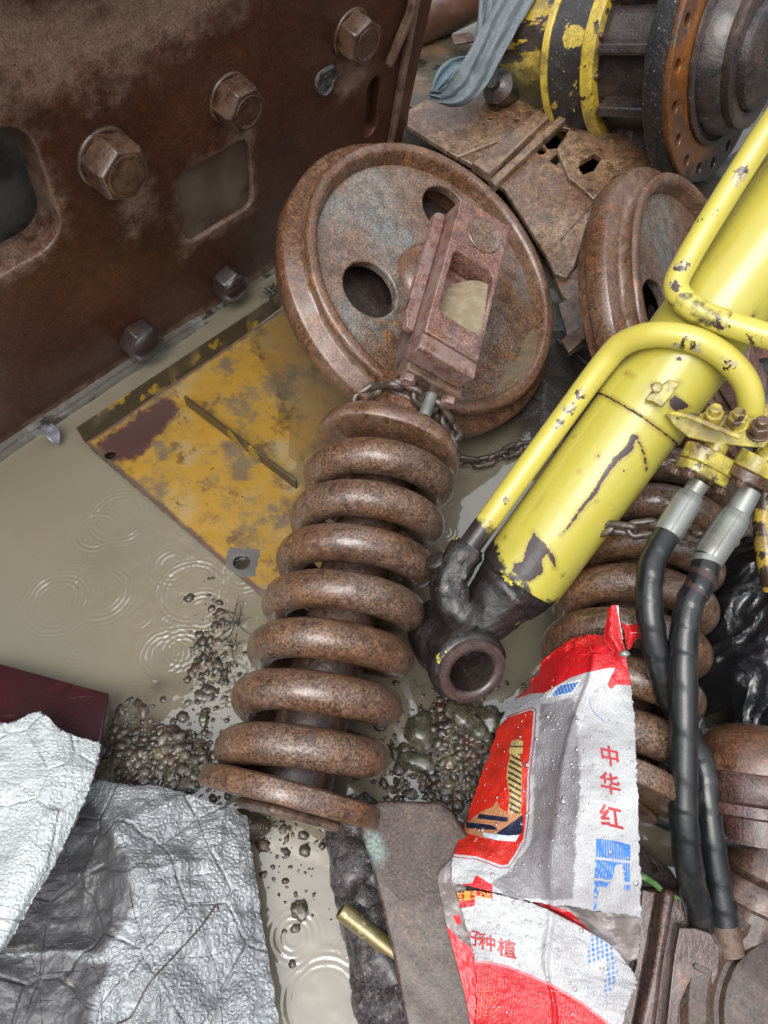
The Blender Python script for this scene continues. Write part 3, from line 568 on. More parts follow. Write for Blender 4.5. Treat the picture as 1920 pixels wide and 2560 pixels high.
vattr(brl, 'grease', greasef)
# eye end
EC = WF(1139, 1619, 1.268); rr = ray(1139, 1619).normalized(); EAX = (AX*.33-AU*.25-AF*.90); EAX = (EAX-CAX*EAX.dot(CAX)*.8).normalized()
EM = CMi @ frame(EC, EAX, CAX); el = CMi @ EC
jg = lambda k, s_: (lambda a, h: k*n3((math.cos(a)*s_, math.sin(a)*s_, h*60)))
path = [(0, 0, .004), (el.x*.1, el.y*.1, -.02), (el.x*.4, el.y*.4, -.055), (el.x*.8, el.y*.8, el.z*.8), tuple(el)]
MB().tube([tuple(p) for p in spline(path, 8)], [.0685-.0008*i+(-.0006*max(0, i-10)) for i in range(33)], 64, None, jit=lambda i, a: .0035*n3((math.cos(a)*2.5, math.sin(a)*2.5, i*.25))+.0015*n3((math.cos(a)*7, math.sin(a)*7, i*.9))).build('neck', 'grease', cyl, 60)
ey = MB().lathe([(.040, -.076), (.058, -.074), (.0615, -.068)]+[(.0625+.0015*math.sin(h*60), -.065+h) for h in [.004*k for k in range(32)]]+[(.060, .066), (.056, .070), (.040, .071)], EM, 72, jit=lambda a, h: .0025*n3((math.cos(a)*2.2, math.sin(a)*2.2, h*30))+.001*n3((math.cos(a)*7, math.sin(a)*7, h*90))).build('eye', 'grease', cyl, 50)
MB().lathe([(.0365, -.070), (.0365, .073), (.0385, .0765), (.046, .0785), (.0545, .0765), (.057, .071), (.0565, .062)], EM, 72, jit=lambda a, h: .0008*n3((math.cos(a)*4, math.sin(a)*4, h*30))).build('bush', 'eye', ey, 50)
MB().lathe([(.0363, -.070), (.0363, .0725)], EM, 48).build('bore', 'inside', ey, 60)
def pl_(u, v, F): return tuple(CMi @ WF(u, v, F))
bp_ = spline([pl_(*q) for q in ((1176, 1362, 1.223), (1140, 1418, 1.226), (1122, 1470, 1.225), (1142, 1520, 1.225), (1180, 1545, 1.23))], 8)
MB().tube(bp_, [.0205, .023]+[.028]*12+[.030]*12+[.034]*7, 40, None, jit=lambda i, a: .005*n3((math.cos(a)*1.6, math.sin(a)*1.6, i*.16))+.0025*n3((math.cos(a)*5, math.sin(a)*5, i*.5))).build('port_boss', 'grease', cyl, 60)
b = MB(); fb = CMi @ frame(WF(1096, 1412, 1.232), WF(1080, 1395, 1.215)-WF(1110, 1430, 1.235)); b.lathe([(.016, -.02), (.018, .0), (.018, .012), (.013, .016), (0, .017)], fb, 24); b.build('port_plug', 'grease', cyl, 40, bevel=.001)
# pipes
M['pipe'] = mat('yellow pipe paint', (.76, .65, .115), [dict(c=(.70, .50, .09), s=7, lo=.52, hi=.7, k=.7), dict(c=(.45, .40, .30), attr='scuff', s=60, amp=.06, w=.003, d=5, k=.7), dict(c=(.06, .032, .025), attr='scuff', s=130, amp=.045, w=.0015, d=6), dict(c=(.07, .035, .022), s=42, lo=.69, hi=.71, d=5, r=.5), dict(c=(.032, .026, .022), attr='grease', s=45, amp=.05, w=.006, d=6, r=.4)], rough=(.2, .35), bumps=((12, .0006), (250, .0002)), coat=.3)
p1 = spline([pl_(*p) for p in ((1135, 1425, 1.228), (1172, 1368, 1.225), (1300, 1192, 1.205), (1420, 1028, 1.19), (1508, 910, 1.165), (1560, 858, 1.14), (1640, 836, 1.105), (1730, 848, 1.085), (1806, 888, 1.082), (1858, 945, 1.088), (1877, 1005, 1.10), (1868, 1075, 1.125))], 10)
o1 = MB().tube(p1, .0186, 28).build('pipe', 'pipe', cyl, 60)
pe = V(pl_(1172, 1368, 1.225))
vattr(o1, 'grease', lambda p: max(.050-((CMi @ p)-pe).length, .036-(p-WF(1150, 1402, 1.226)).length)+.0)
sc1 = [WF(u, v, F) for u, v, F in ((1452, 985, 1.165), (1425, 1022, 1.17), (1400, 1060, 1.175), (1262, 1250, 1.19), (1735, 862, 1.07), (1708, 848, 1.065), (1820, 910, 1.07), (1700, 870, 1.08), (1780, 880, 1.09))]
vattr(o1, 'scuff', lambda p: max(.022-(p-q).length for q in sc1)-.016)
p2 = spline([pl_(*p) for p in ((2200, -110, .96), (2060, 120, 1.0), (1902, 351, 1.055), (1782, 541, 1.085), (1715, 655, 1.097), (1690, 712, 1.098), (1708, 750, 1.092), (1755, 783, 1.082), (1840, 816, 1.065), (1980, 862, 1.05), (2040, 905, 1.09), (2060, 960, 1.14))], 10)
o2 = MB().tube(p2, .0178, 28).build('pipe', 'pipe', cyl, 60)
vattr(o2, 'grease', lambda p: -.03 + (.028 if (CMi @ p).z > .43 and proj(p)[1] > 730 and (p-WF(1740, 806, 1.085)).length < .05 else 0))
sc2 = [WF(u, v, F) for u, v, F in ((1860, 420, 1.05), (1850, 440, 1.05), (1790, 530, 1.06), (1775, 555, 1.06), (1705, 665, 1.08), (1685, 715, 1.08), (1720, 770, 1.085), (1800, 812, 1.06), (1880, 850, 1.05))]
vattr(o2, 'scuff', lambda p: max(.024-(p-q).length for q in sc2)-.018)
# band clamp tab, bracket with studs
def zb(x, y): return 1520+x/4.1475, 900+y/4.1475
def quadslab(name, px, F, t, m, parent, bevel=.002):
    """slab whose top face passes through photo points at the distances F and which is t thick"""
    P = [WF(u, v, f) for (u, v), f in zip(px, F)]; c = sum(P, V())/len(P); nrm = V()
    for i in range(len(P)): nrm += (P[i]-c).cross(P[(i+1) % len(P)]-c)
    nrm.normalize(); nrm = nrm if nrm.dot(CAM-c) > 0 else -nrm; Mf = frame(c, nrm); Mi = Mf.inverted()
    pl = [tuple((Mi @ p).xy) for p in P]; b = MB().prism(pl, -t, 0, Mf); return b.build(name, m, parent, 30, bevel=bevel, world=True), Mf
def fz(F, *pts): return [zb(*p) for p in pts]
quadslab('clamp_tab', fz(0, (375, 420), (450, 330), (640, 200), (745, 245), (560, 500), (470, 440)), [1.095, 1.09, 1.08, 1.078, 1.088, 1.093], .018, 'yellow_chip', cyl)
b = MB().hexa(.0085, 0, .016, CMi @ frame(WF(*zb(505, 285), 1.088), CAM-WF(1642, 970, 1.09), CAX)); b.build('clamp_bolt', 'yellow_chip', cyl, 30, bevel=.001)
quadslab('bracket_rib', fz(0, (590, 555), (680, 535), (860, 560), (1410, 790), (1360, 830), (820, 610)), [1.085, 1.08, 1.072, 1.050, 1.052, 1.076], .007, 'yellow_chip', cyl)
_, BM = quadslab('bracket_plate', fz(0, (600, 575), (860, 552), (1260, 580), (1659, 605), (1900, 640), (1900, 960), (1659, 925), (1100, 870), (830, 800), (700, 700)), [1.10, 1.095, 1.085, 1.075, 1.07, 1.075, 1.08, 1.10, 1.11, 1.105], .012, 'yellow_chip', cyl)
for x, y, m in ((1085, 620, 'yellow_chip'), (1325, 660, 'yellow_chip'), (1560, 745, 'bolt')):
    q = WF(*zb(x, y), 1.08); ax = BM.col[2].xyz*.8+AU*.6
    b = MB(); fm = CMi @ frame(q, ax, AX); b.lathe([(0, -.002), (.0165, -.002), (.0165, .002), (0, .002)], fm, 28); b.hexa(.0142, .002, .018, fm); b.lathe([(.0085, .018), (.0085, .028), (.007, .030), (0, .030)], fm, 20); b.build('stud_nut', m, cyl, 30, bevel=.001)
# hose flanges
def flange(fx, fy, F, tx, ty, TF, m1, m2):
    q = WF(*zb(fx, fy), F); dr = (WF(*zb(tx, ty), TF)-q).normalized(); fm = CMi @ frame(q, dr, AX+AF*.2)
    ov = [(.030*math.cos(a)+(.012 if math.cos(a) > 0 else -.012), .027*math.sin(a)) for a in [2*math.pi*i/48 for i in range(48)]]
    fl_ = MB().prism(ov, -.026, -.002, fm).build('hose_flange', m1, cyl, 40, bevel=.002)
    MB().prism([(x*.97, y*.97) for x, y in ov], -.0015, .014, fm).build('clamp_half', m2, fl_, 40, bevel=.002)
    for sx in (-1, 1):
        for sy in (-1, 1):
            b = MB(); fb = fm @ T(sx*.030, sy*.0165, .012); b.lathe([(0, 0), (.0095, 0), (.0095, .003), (0, .003)], fb, 20); b.hexa(.0085, .003, .013, fb); b.build('flange_bolt', 'bolt', fl_, 30, bevel=.0008)
    MB().tube([fm @ V((0, 0, -.024)), fm @ V((.002, .0, -.075))], .0165, 24).build('port_tube', 'yellow_chip', fl_, 60)
    return fm
flange(1000, 1130, 1.115, 780, 1560, 1.12, 'yellow_chip', 'yellow_chip'); flange(1545, 1200, 1.098, 1290, 1600, 1.115, 'yellow_chip', 'bolt')
def ferrule(pa, pb, pc, r0, r1, F0, F1, F2):
    a, b_, c = [V(pl_(*zb(*p), F)) for p, F in ((pa, F0), (pb, F1), (pc, F2))]
    t = MB().tube([a, b_], r0, 28).build('hose_end', 'zinc', cyl, 40)
    d = (c-b_).normalized(); L = (c-b_).length
    MB().lathe([(.008, -.004), (r1*.86, -.004), (r1*.94, 0), (r1*.94, .004), (r1, .006)]+[(r1, .006+(L-.012)*k/8) for k in range(1, 9)]+[(r1*.94, L), (.008, L)], frame(b_, d, V((1, 0, 0))), 64, jit=lambda a_, h: -.0010*max(0, math.cos(a_*6)-.86)*7).build('ferrule', 'zinc', t, 35)
    return b_, c, d
a1 = ferrule((945, 1275), (845, 1425), (610, 1810), .0148, .0208, 1.118, 1.118, 1.105)
a2 = ferrule((1465, 1355), (1320, 1625), (1030, 2060), .0170, .0222, 1.102, 1.10, 1.088)
def z5(x, y): return 1420+x/3.318, 1400+y/3.318
def z6(x, y): return 1420+x/3.318, 1960+y/3.318
def tape(k): return lambda i, a: .0016*((i*k+a/(2*math.pi)) % 1.0)
hp1 = [zb(610, 1810)+(1.105,), z5(705, 10)+(1.092,), z5(672, 280)+(1.082,), z5(692, 560)+(1.078,), z5(755, 850)+(1.085,), z5(845, 1140)+(1.10,), z5(990, 1440)+(1.112,), z5(1110, 1690)+(1.112,), z6(1150, 100)+(1.10,), z6(1195, 480)+(1.092,), z6(1255, 860)+(1.088,), z6(1305, 1150)+(1.085,)]
MB().tube(spline([pl_(*p) for p in hp1], 12), .0180, 24, jit=tape(.11)).build('hose', 'rubber', cyl, 50)
hp2 = [zb(1030, 2060)+(1.088,), z5(1105, 180)+(1.078,), z5(1010, 360)+(1.072,), z5(965, 600)+(1.066,), z5(955, 900)+(1.062,), z5(960, 1400)+(1.055,), z5(958, 1900)+(1.052,), z6(962, 320)+(1.052,), z6(1005, 700)+(1.06,), z6(1090, 1060)+(1.085,), z6(1150, 1260)+(1.12,)]
hs = spline([pl_(*p) for p in hp2], 16)
MB().tube(hs, .0186, 26, jit=tape(.085)).build('hose', 'rubber', cyl, 50)
MB().tube(hs[2:26], .0192, 26).build('hose_sleeve', 'rubber_brown', cyl, 50)
MB().tube(hs[0:5], .0212, 26).build('hose_clamp', 'zinc', cyl, 50)
e1 = [pl_(*z6(1300, 1120), 1.086), pl_(*z6(1345, 1400), 1.082)]
MB().tube(e1, [.0188, .0195], 26).build('hose_cuff', 'rustdark', cyl, 50)

# ------------------------------------------------------------------ chains
def chain(t, pts, pitch=.030, wr=.0052, wid=.0165, world=False, twist=0.):
    P = [np.array(p, float) for p in spline(pts, 24)]; L = [0.]
    for a, b in zip(P, P[1:]): L.append(L[-1]+float(np.linalg.norm(b-a)))
    def at(s): 
        i = min(max(int(np.searchsorted(L, s))-1, 0), len(P)-2); f = (s-L[i])/max(L[i+1]-L[i], 1e-9); return V(P[i]+(P[i+1]-P[i])*f)
    n = int(L[-1]/pitch); inv = topM(t).inverted() if world else I4; me = None
    hl = pitch/2+wr*.9; core = [(hl-wid*.5+wid*.5*math.cos(a), wid*.5*math.sin(a)) if math.cos(a) >= 0 else (-(hl-wid*.5)+wid*.5*math.cos(a), wid*.5*math.sin(a)) for a in [2*math.pi*i/28-math.pi/2+.001 for i in range(28)]]
    for k in range(n):
        a, b = at(k*pitch), at((k+1)*pitch); d = (b-a).normalized(); c = (a+b)/2
        fm = frame((0, 0, 0), V((0, 0, 1)) if abs(d.z) < .9 else V((0, 1, 0)), d)
        roll = R(90 if k % 2 else 8)+rnd.uniform(-.3, .3)+twist
        x = d; up = V((0, 0, 1)) if abs(d.z) < .9 else V((0, 1, 0)); y = up.cross(x).normalized(); z = x.cross(y)
        y2 = y*math.cos(roll)+z*math.sin(roll); z2 = x.cross(y2); Mk = Matrix(((x.x, y2.x, z2.x, c.x), (x.y, y2.y, z2.y, c.y), (x.z, y2.z, z2.z, c.z), (0, 0, 0, 1)))
        if me is None:
            o = MB().tube([(px, py, 0) for px, py in core], wr, 10, None, closed=True).build('link', 'chain', t, 180); me = o.data
        else:
            o = bpy.data.objects.new('link', me); C.objects.link(o); o.parent = t
        o.matrix_basis = inv @ Mk
chn = thing('chain', 'grey brown chain slung round the neck of the rusty idler fork', 'chain', IM)
from mathutils.bvhtree import BVHTree
_v, _f = [], []
for ch in idl.children:
    if ch.name.split('.')[0] in ('neck', 'spring_seat', 'fork_foot'):
        k = len(_v); _v += [IM @ q.co for q in ch.data.vertices]; _f += [tuple(i+k for i in q.vertices) for q in ch.data.polygons]
nb3 = BVHTree.FromPolygons(_v, _f); cp = []; lf_ = 1.43
for u, v in ((905, 1000), (928, 985), (955, 970), (985, 966), (1015, 978), (1045, 990), (1072, 1000), (1098, 1026), (1118, 1056), (1136, 1088), (1132, 1118)):
    d = ray(u, v); h = nb3.ray_cast(CAM, d.normalized()); F_ = (h[0]-CAM).dot(AF) if h[0] is not None else lf_+.012
    F_ = min(F_, lf_+.03); lf_ = F_; cp.append(tuple(IM.inverted() @ WF(u, v, F_-.012)))
chain(chn, cp, .042, .0072, .026)
ch2_ = thing('chain', 'slack rusty chain lying in the puddle between the idler and the yellow cylinder', 'chain', W(1200, 1150, .008))
chain(ch2_, [W(u, v, z) for u, v, z in ((1118, 1128, .03), (1150, 1152, .016), (1200, 1158, .010), (1255, 1138, .012), (1300, 1118, .012), (1370, 1112, .01))], .034, .0056, .020, True)
ch3_ = thing('chain', 'rusty chain draped over the spring behind the hydraulic hoses', 'chain', W(1700, 1340, .26))
chain(ch3_, [WF(*p) for p in ((1490, 1330, 1.20), (1530, 1318, 1.17), (1580, 1325, 1.155), (1630, 1318, 1.15), (1690, 1322, 1.15), (1750, 1340, 1.155), (1810, 1352, 1.165), (1850, 1338, 1.18), (1885, 1310, 1.20))], .033, .0056, .020, True)

# ------------------------------------------------------------------ travel motor with its big bolted flange
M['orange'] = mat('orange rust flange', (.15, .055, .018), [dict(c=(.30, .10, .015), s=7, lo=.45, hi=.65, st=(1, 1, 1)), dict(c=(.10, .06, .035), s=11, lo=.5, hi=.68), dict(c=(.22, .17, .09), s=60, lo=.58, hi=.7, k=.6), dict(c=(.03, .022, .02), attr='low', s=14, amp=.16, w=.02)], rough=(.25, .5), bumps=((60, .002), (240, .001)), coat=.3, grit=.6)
M['oily'] = mat('oily black casting', (.045, .032, .029), [dict(c=(.10, .06, .045), s=6, lo=.45, hi=.68), dict(c=(.022, .018, .018), s=20, lo=.5, hi=.68), dict(c=(.32, .31, .31), s=160, lo=.665, hi=.69, k=.6)], rough=(.2, .45), bumps=((40, .004), (160, .002)), coat=.35, grit=.5)
M['tar'] = mat('clotted black grease', (.022, .019, .02), [dict(c=(.42, .41, .40), s=130, lo=.64, hi=.67, k=.75)], rough=(.2, .5), bumps=((70, .008), (220, .004)), coat=.4)
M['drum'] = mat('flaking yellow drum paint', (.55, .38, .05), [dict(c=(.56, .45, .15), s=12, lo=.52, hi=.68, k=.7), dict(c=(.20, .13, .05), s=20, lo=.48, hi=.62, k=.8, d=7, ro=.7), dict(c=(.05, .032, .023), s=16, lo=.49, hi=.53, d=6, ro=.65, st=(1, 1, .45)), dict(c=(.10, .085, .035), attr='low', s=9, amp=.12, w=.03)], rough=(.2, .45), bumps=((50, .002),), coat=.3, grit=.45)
M['band'] = mat('black band with yellow paint left', (.034, .030, .029), [dict(c=(.065, .055, .05), s=45, lo=.5, hi=.68), dict(c=(.60, .43, .06), s=11, lo=.585, hi=.605, d=6, ro=.6), dict(c=(.60, .45, .10), s=70, lo=.68, hi=.69, d=3)], rough=(.3, .55), bumps=((90, .003), (220, .0015)), coat=.2, grit=.5)
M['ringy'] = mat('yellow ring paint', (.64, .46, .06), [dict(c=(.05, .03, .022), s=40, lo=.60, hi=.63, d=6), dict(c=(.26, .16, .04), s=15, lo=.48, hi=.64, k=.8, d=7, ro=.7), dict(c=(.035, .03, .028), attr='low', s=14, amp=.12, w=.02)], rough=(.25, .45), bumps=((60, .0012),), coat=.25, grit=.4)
MAX = V((.73, -.612, .303)).normalized(); MCn = WF(1812, 142, 1.9); MM = frame(MCn, MAX, CAM-MCn)
mot = thing('travel_motor', 'oily travel motor with flaking yellow drum, black band and big orange rust bolt flange', 'travel motor', MM)
lowf = lambda k: (lambda p: k-p.z*.5)
jm = lambda k: (lambda a, h: k*n3((math.cos(a)*6, math.sin(a)*6, h*22)))
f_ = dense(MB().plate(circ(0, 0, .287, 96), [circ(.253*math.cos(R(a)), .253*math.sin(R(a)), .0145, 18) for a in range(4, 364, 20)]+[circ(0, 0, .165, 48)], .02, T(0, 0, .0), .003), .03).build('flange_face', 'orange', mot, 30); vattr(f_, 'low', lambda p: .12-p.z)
MB().lathe([(.18, -.02), (.284, -.02), (.292, -.018), (.294, -.012), (.293, -.060), (.288, -.066), (.18, -.066)], I4, 120, jit=lambda a, h: .004*n3((math.cos(a)*14, math.sin(a)*14, h*80))+.002*n3((math.cos(a)*40, math.sin(a)*40, h*90))).build('flange_edge', 'tar', mot, 70)
MB().lathe([(.192, .0), (.198, .004), (.198, .010), (.188, .014), (.184, .004), (.176, .010), (.172, .045), (.16, .062), (.12, .068), (.115, .10), (.10, .11), (0, .115)], I4, 96, jit=jm(.002)).build('hub', 'oily', mot, 40)
MB().lathe([(.15, .05), (.158, .066), (.158, .082), (.15, .086), (.12, .084)], I4, 96, jit=jm(.002)).build('hub_ring', 'oily', mot, 40)
MB().rock((-.12, -.10, .06), .035, 6, 3, (1, 1, .5)).build('grease_clot', 'tar', mot, 60)
MB().lathe([(.20, -.060), (.20, -.075), (.186, -.085), (.184, -.23), (.205, -.240)], I4, 96, jit=jm(.002)).build('casing', 'oily', mot, 50)
for a in range(-40, 320, 36): MB().box(.17, .232, -.013, .013, -.225, -.062, Matrix.Rotation(R(a), 4, 'Z')).build('casing_rib', 'oily', mot, bevel=.006)
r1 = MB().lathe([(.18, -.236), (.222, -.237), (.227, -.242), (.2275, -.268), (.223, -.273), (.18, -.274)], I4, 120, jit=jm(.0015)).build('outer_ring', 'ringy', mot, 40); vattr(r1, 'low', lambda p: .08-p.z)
for a in range(-60, 300, 24):
    b = MB().lathe([(.0085, 0), (.0085, .006), (.006, .009), (0, .010)], frame((.207*math.cos(R(a)), .207*math.sin(R(a)), -.237), (0, 0, 1)), 14).build('ring_bolt', 'bolt', mot, 50)
MB().lathe([(.18, -.274), (.213, -.275), (.214, -.372), (.18, -.373)], I4, 120, jit=jm(.0022)).build('band', 'band', mot, 50)
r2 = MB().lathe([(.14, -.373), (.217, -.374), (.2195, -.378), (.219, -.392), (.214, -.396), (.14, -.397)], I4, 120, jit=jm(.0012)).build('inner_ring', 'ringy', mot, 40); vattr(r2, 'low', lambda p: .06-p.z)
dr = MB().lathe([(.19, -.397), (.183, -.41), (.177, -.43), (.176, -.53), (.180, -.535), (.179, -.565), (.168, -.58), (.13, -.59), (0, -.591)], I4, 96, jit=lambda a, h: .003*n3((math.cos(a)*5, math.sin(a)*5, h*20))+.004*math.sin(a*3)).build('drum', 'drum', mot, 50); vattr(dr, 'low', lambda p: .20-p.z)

# ------------------------------------------------------------------ rusty track shoes, scrap behind
def z1(x, y): return 1000+x/3.318, y/3.318
def z2(x, y): return 960+x/1.728, y/1.728
def pxplate(name, px, holes, o, nrm, th, m, parent, bev=.003, lift=0.):
    """plate whose outline and holes are measured on its own plane"""
    nrm = V(nrm).normalized(); Mf = frame(o+nrm*lift, nrm, (1, 0, 0)); Mi = Mf.inverted(); L2 = lambda p: tuple((Mi @ WP(p[0], p[1], o+nrm*lift, nrm)).xy)
    return MB().plate([L2(p) for p in px], [[L2(p) for p in h] for h in holes], th, Mf, bev).build(name, m, parent, 30, world=parent is not None), Mf
def ell(c, rx, ry, n=16): return [(c[0]+rx*math.cos(2*math.pi*i/n), c[1]+ry*math.sin(2*math.pi*i/n)) for i in range(n)]
oA = W(1150, 310, .12); nA_ = V((.05, -.10, 1))
sA = thing('track_shoe', 'pale brown rusty track shoe below the grey cloth with a long raised ridge', 'track shoe', oA, 'rusty track shoes in the scrap pile')
pxplate('shoe_plate', [z1(*p) for p in ((75, 905), (230, 815), (700, 790), (1100, 760), (1390, 800), (1330, 870), (735, 1435), (390, 1248), (60, 1035))], [[z1(*p) for p in ell((790, 905), 36, 20)], [z1(*p) for p in ell((972, 995), 22, 16)], [z1(*p) for p in ell((1022, 1052), 24, 13)]], oA, nA_, .016, 'shoe', sA)
pxplate('grouser', [z1(*p) for p in ((1385, 800), (1345, 868), (745, 1440), (600, 1345), (660, 1290), (1240, 830))], [], oA, nA_, .03, 'shoe', sA, .006, .026)
pxplate('grouser', [z1(*p) for p in ((1110, 1020), (1060, 1075), (480, 1300), (390, 1250), (560, 1180))], [], oA, nA_, .016, 'shoe', sA, .005, .009)
oB = W(1360, 520, .07); nB_ = V((-.04, -.16, 1))
sB = thing('track_shoe', 'bare rusty track shoe with slots and bolt holes between the two idler wheels', 'track shoe', oB, 'rusty track shoes in the scrap pile')
hs1 = [z2(*p) for p in ((692, 612), (722, 570), (762, 548), (802, 556), (772, 602), (745, 640), (705, 642))]; hs2 = [z2(*p) for p in ((712, 692), (752, 660), (768, 690), (740, 712))]; hs3 = [z2(*p) for p in ((842, 725), (850, 695), (912, 660), (942, 682), (905, 735), (860, 752))]; hs4 = [z2(*p) for p in ((968, 792), (1000, 755), (1042, 745), (1060, 760), (1010, 790), (985, 806))]
pxplate('shoe_plate', [z2(*p) for p in ((445, 770), (770, 470), (1000, 520), (1300, 600), (1260, 720), (1050, 790), (905, 880), (822, 1150), (790, 1200), (735, 1178), (700, 1100), (520, 815))], [hs1, hs2, hs3, hs4, [z2(*p) for p in ell((680, 648), 20, 18)]], oB, nB_, .016, 'shoe', sB)
pxplate('shoe_lug', [z2(*p) for p in ((748, 642), (775, 604), (830, 558), (1290, 602), (1255, 690), (1062, 742), (1040, 742), (1000, 752), (965, 795), (905, 860), (860, 815), (800, 770), (768, 700))], [hs3], oB, nB_, .02, 'shoe', sB, .003, .012)
pxplate('grouser', [z2(*p) for p in ((455, 775), (780, 478), (800, 500), (480, 800))], [], oB, nB_, .03, 'shoe', sB, .004, .022)
nb_ = WP(*z2(885, 838), oB, nB_.normalized()); hexbolt('shoe_bolt', sB, sB.matrix_basis.inverted() @ frame(nb_, nB_), .011, .012, 'bolt', 0, True)
oC = W(1420, 700, .02)
sC = thing('track_shoe', 'dark rusty track shoe end sticking out under the slotted shoe beside the second wheel', 'track shoe', oC, 'rusty track shoes in the scrap pile')
pxplate('shoe_plate', [z2(*p) for p in ((700, 1090), (790, 1190), (900, 1100), (1000, 1500), (880, 1440), (760, 1250))], [], oC, V((0, -.1, 1)), .02, 'shoe', sC)
c0, c1 = W(985, 250, .06), W(1180, 330, .06)
quadslab('scrap_plate', [(1000, 120), (1130, 85), (1260, 160), (1230, 300), (1010, 265)], [2.35, 2.42, 2.3, 2.1, 2.16], .02, mat('greenish scrap plate', (.10, .085, .06), [dict(c=(.20, .11, .06), s=5, lo=.48, hi=.62), dict(c=(.22, .21, .16), s=9, lo=.54, hi=.68, k=.7), dict(c=(.03, .025, .02), s=7, lo=.6, hi=.64)], coat=.4, rough=(.15, .5)), None)
tag(bpy.data.objects['scrap_plate'], 'greenish grey rusty plate in the gap behind the blue grey cloth', 'steel plate')
q, _ = quadslab('board', [(1085, 110), (1135, 70), (1200, 40), (1240, 110), (1130, 122)], [2.55, 2.62, 2.65, 2.5, 2.5], .006, mat('pale wet board', (.55, .52, .42), [dict(c=(.3, .27, .2), s=6, lo=.5, hi=.7)]), None); tag(q, 'pale cream scrap of board below the brown tube', 'board')
q, _ = quadslab('steel_strip', [(1127, 88), (1175, 78), (1192, 100), (1135, 108)], [2.3, 2.3, 2.26, 2.26], .008, 'rustdark', None); tag(q, 'small dark brown steel strip beside the blue grey cloth', 'steel strip')
tb = thing('steel_tube', 'thick orange brown steel tube crossing behind the machine frame', 'tube', frame(WF(1030, 40, 2.35), WF(1330, -100, 2.45)-WF(1030, 40, 2.35)))
MB().lathe([(.06, -.25), (.088, -.25), (.09, -.245), (.09, .5), (.06, .5)], I4, 64).build('tube_wall', mat('orange brown tube', (.16, .07, .04), [dict(c=(.25, .15, .12), s=5, lo=.5, hi=.7), dict(c=(.09, .04, .025), s=12, lo=.5, hi=.7)], rough=(.25, .5), coat=.4), tb, 50)
kb = thing('greasy_fitting', 'small black greasy fitting squeezed under the yellow drum', 'fitting', WF(1255, 225, 2.12))
MB().lathe([(0, -.05), (.03, -.05), (.034, -.02), (.045, .0), (.045, .03), (.03, .045), (.018, .05), (.018, .07), (0, .07)], frame((0, 0, 0), (-.5, -.5, .6)), 24, jit=jm(.004)).build('fitting_body', 'oily', kb, 40)
MB().rock((.05, .05, -.05), .06, 3, 3, (1, .8, .7)).build('grease_clot', 'tar', kb, 60)
# cloth
def ribbon(name, px, wpx, m, parent=None, waves=3, amp=.008, seed=1, th=.003, nseg=14):
    P = spline([tuple(WF(*p)) for p in px], 10); n = len(P); Wd = spline([tuple(v_) for v_ in wpx], 10); b = MB(); k = 20
    for i in range(n):
        p = V(P[i]); t = (V(P[min(i+1, n-1)])-V(P[max(i-1, 0)])).normalized(); vw = (CAM-p).normalized(); side = t.cross(vw).normalized(); nr = side.cross(t)
        nr = nr if nr.dot(vw) > 0 else -nr
        for j in range(k+1):
            f = j/k-.5; w_ = Wd[i][0]
            b.v.append(p+side*(f*w_)+nr*(amp*math.sin(f*waves*6.28+i*.10+seed)+amp*.7*math.cos(f*2.2)*2+.9*amp*n3((f*7, i*.16, seed))+.45*amp*n3((f*15, i*.35, seed+4))))
    for i in range(n-1):
        for j in range(k): b.f.append((i*(k+1)+j, i*(k+1)+j+1, (i+1)*(k+1)+j+1, (i+1)*(k+1)+j))
    o = b.build(name, m, parent, 180, world=parent is not None); s = o.modifiers.new('thick', 'SOLIDIFY'); s.thickness = th; return o
M['cloth'] = mat('wet blue grey cloth', (.19, .22, .235), [dict(c=(.29, .32, .33), s=90, lo=.5, hi=.66, k=.6, st=(1, 1, 1)), dict(c=(.13, .165, .18), s=9, lo=.5, hi=.7)], rough=(.55, .8), bumps=((240, .0015), (16, .004)), coat=.08)
cl = thing('cloth_strip', 'wet blue grey strip of cloth hanging over the scrap beside the yellow drum', 'cloth', WF(1180, 150, 2.0))
ribbon('hanging_strip', [(1330, -60, 2.05), (1285, 10, 2.03), (1240, 85, 2.0), (1205, 150, 1.98), (1175, 200, 1.97), (1140, 232, 1.98), (1105, 243, 2.0), (1078, 238, 2.02)], [(.085,), (.085,), (.082,), (.08,), (.082,), (.07,), (.035,), (.02,)], 'cloth', cl, 2.4, .0065)
ribbon('hanging_strip', [(1225, -60, 2.1), (1222, 10, 2.1), (1214, 80, 2.1), (1205, 150, 2.1)], [(.06,), (.055,), (.05,), (.04,)], 'cloth', cl, 1.6, .006, 3)
ribbon('hanging_strip', [(1262, -60, 2.06), (1250, 20, 2.06), (1232, 90, 2.04), (1215, 130, 2.04)], [(.08,), (.075,), (.06,), (.05,)], 'cloth', cl, 2.2, .007, 2)
ribbon('folded_end', [(1185, 160, 2.05), (1140, 185, 2.04), (1105, 214, 2.03), (1076, 240, 2.02)], [(.03,), (.075,), (.065,), (.012,)], mat('bluer cloth', (.17, .24, .28), [dict(c=(.26, .34, .37), s=30, lo=.5, hi=.7)], rough=(.55, .8), bumps=((60, .003),)), cl, 2.6, .007, 5)  # folded end has a bluer cloth colour than the hanging strips
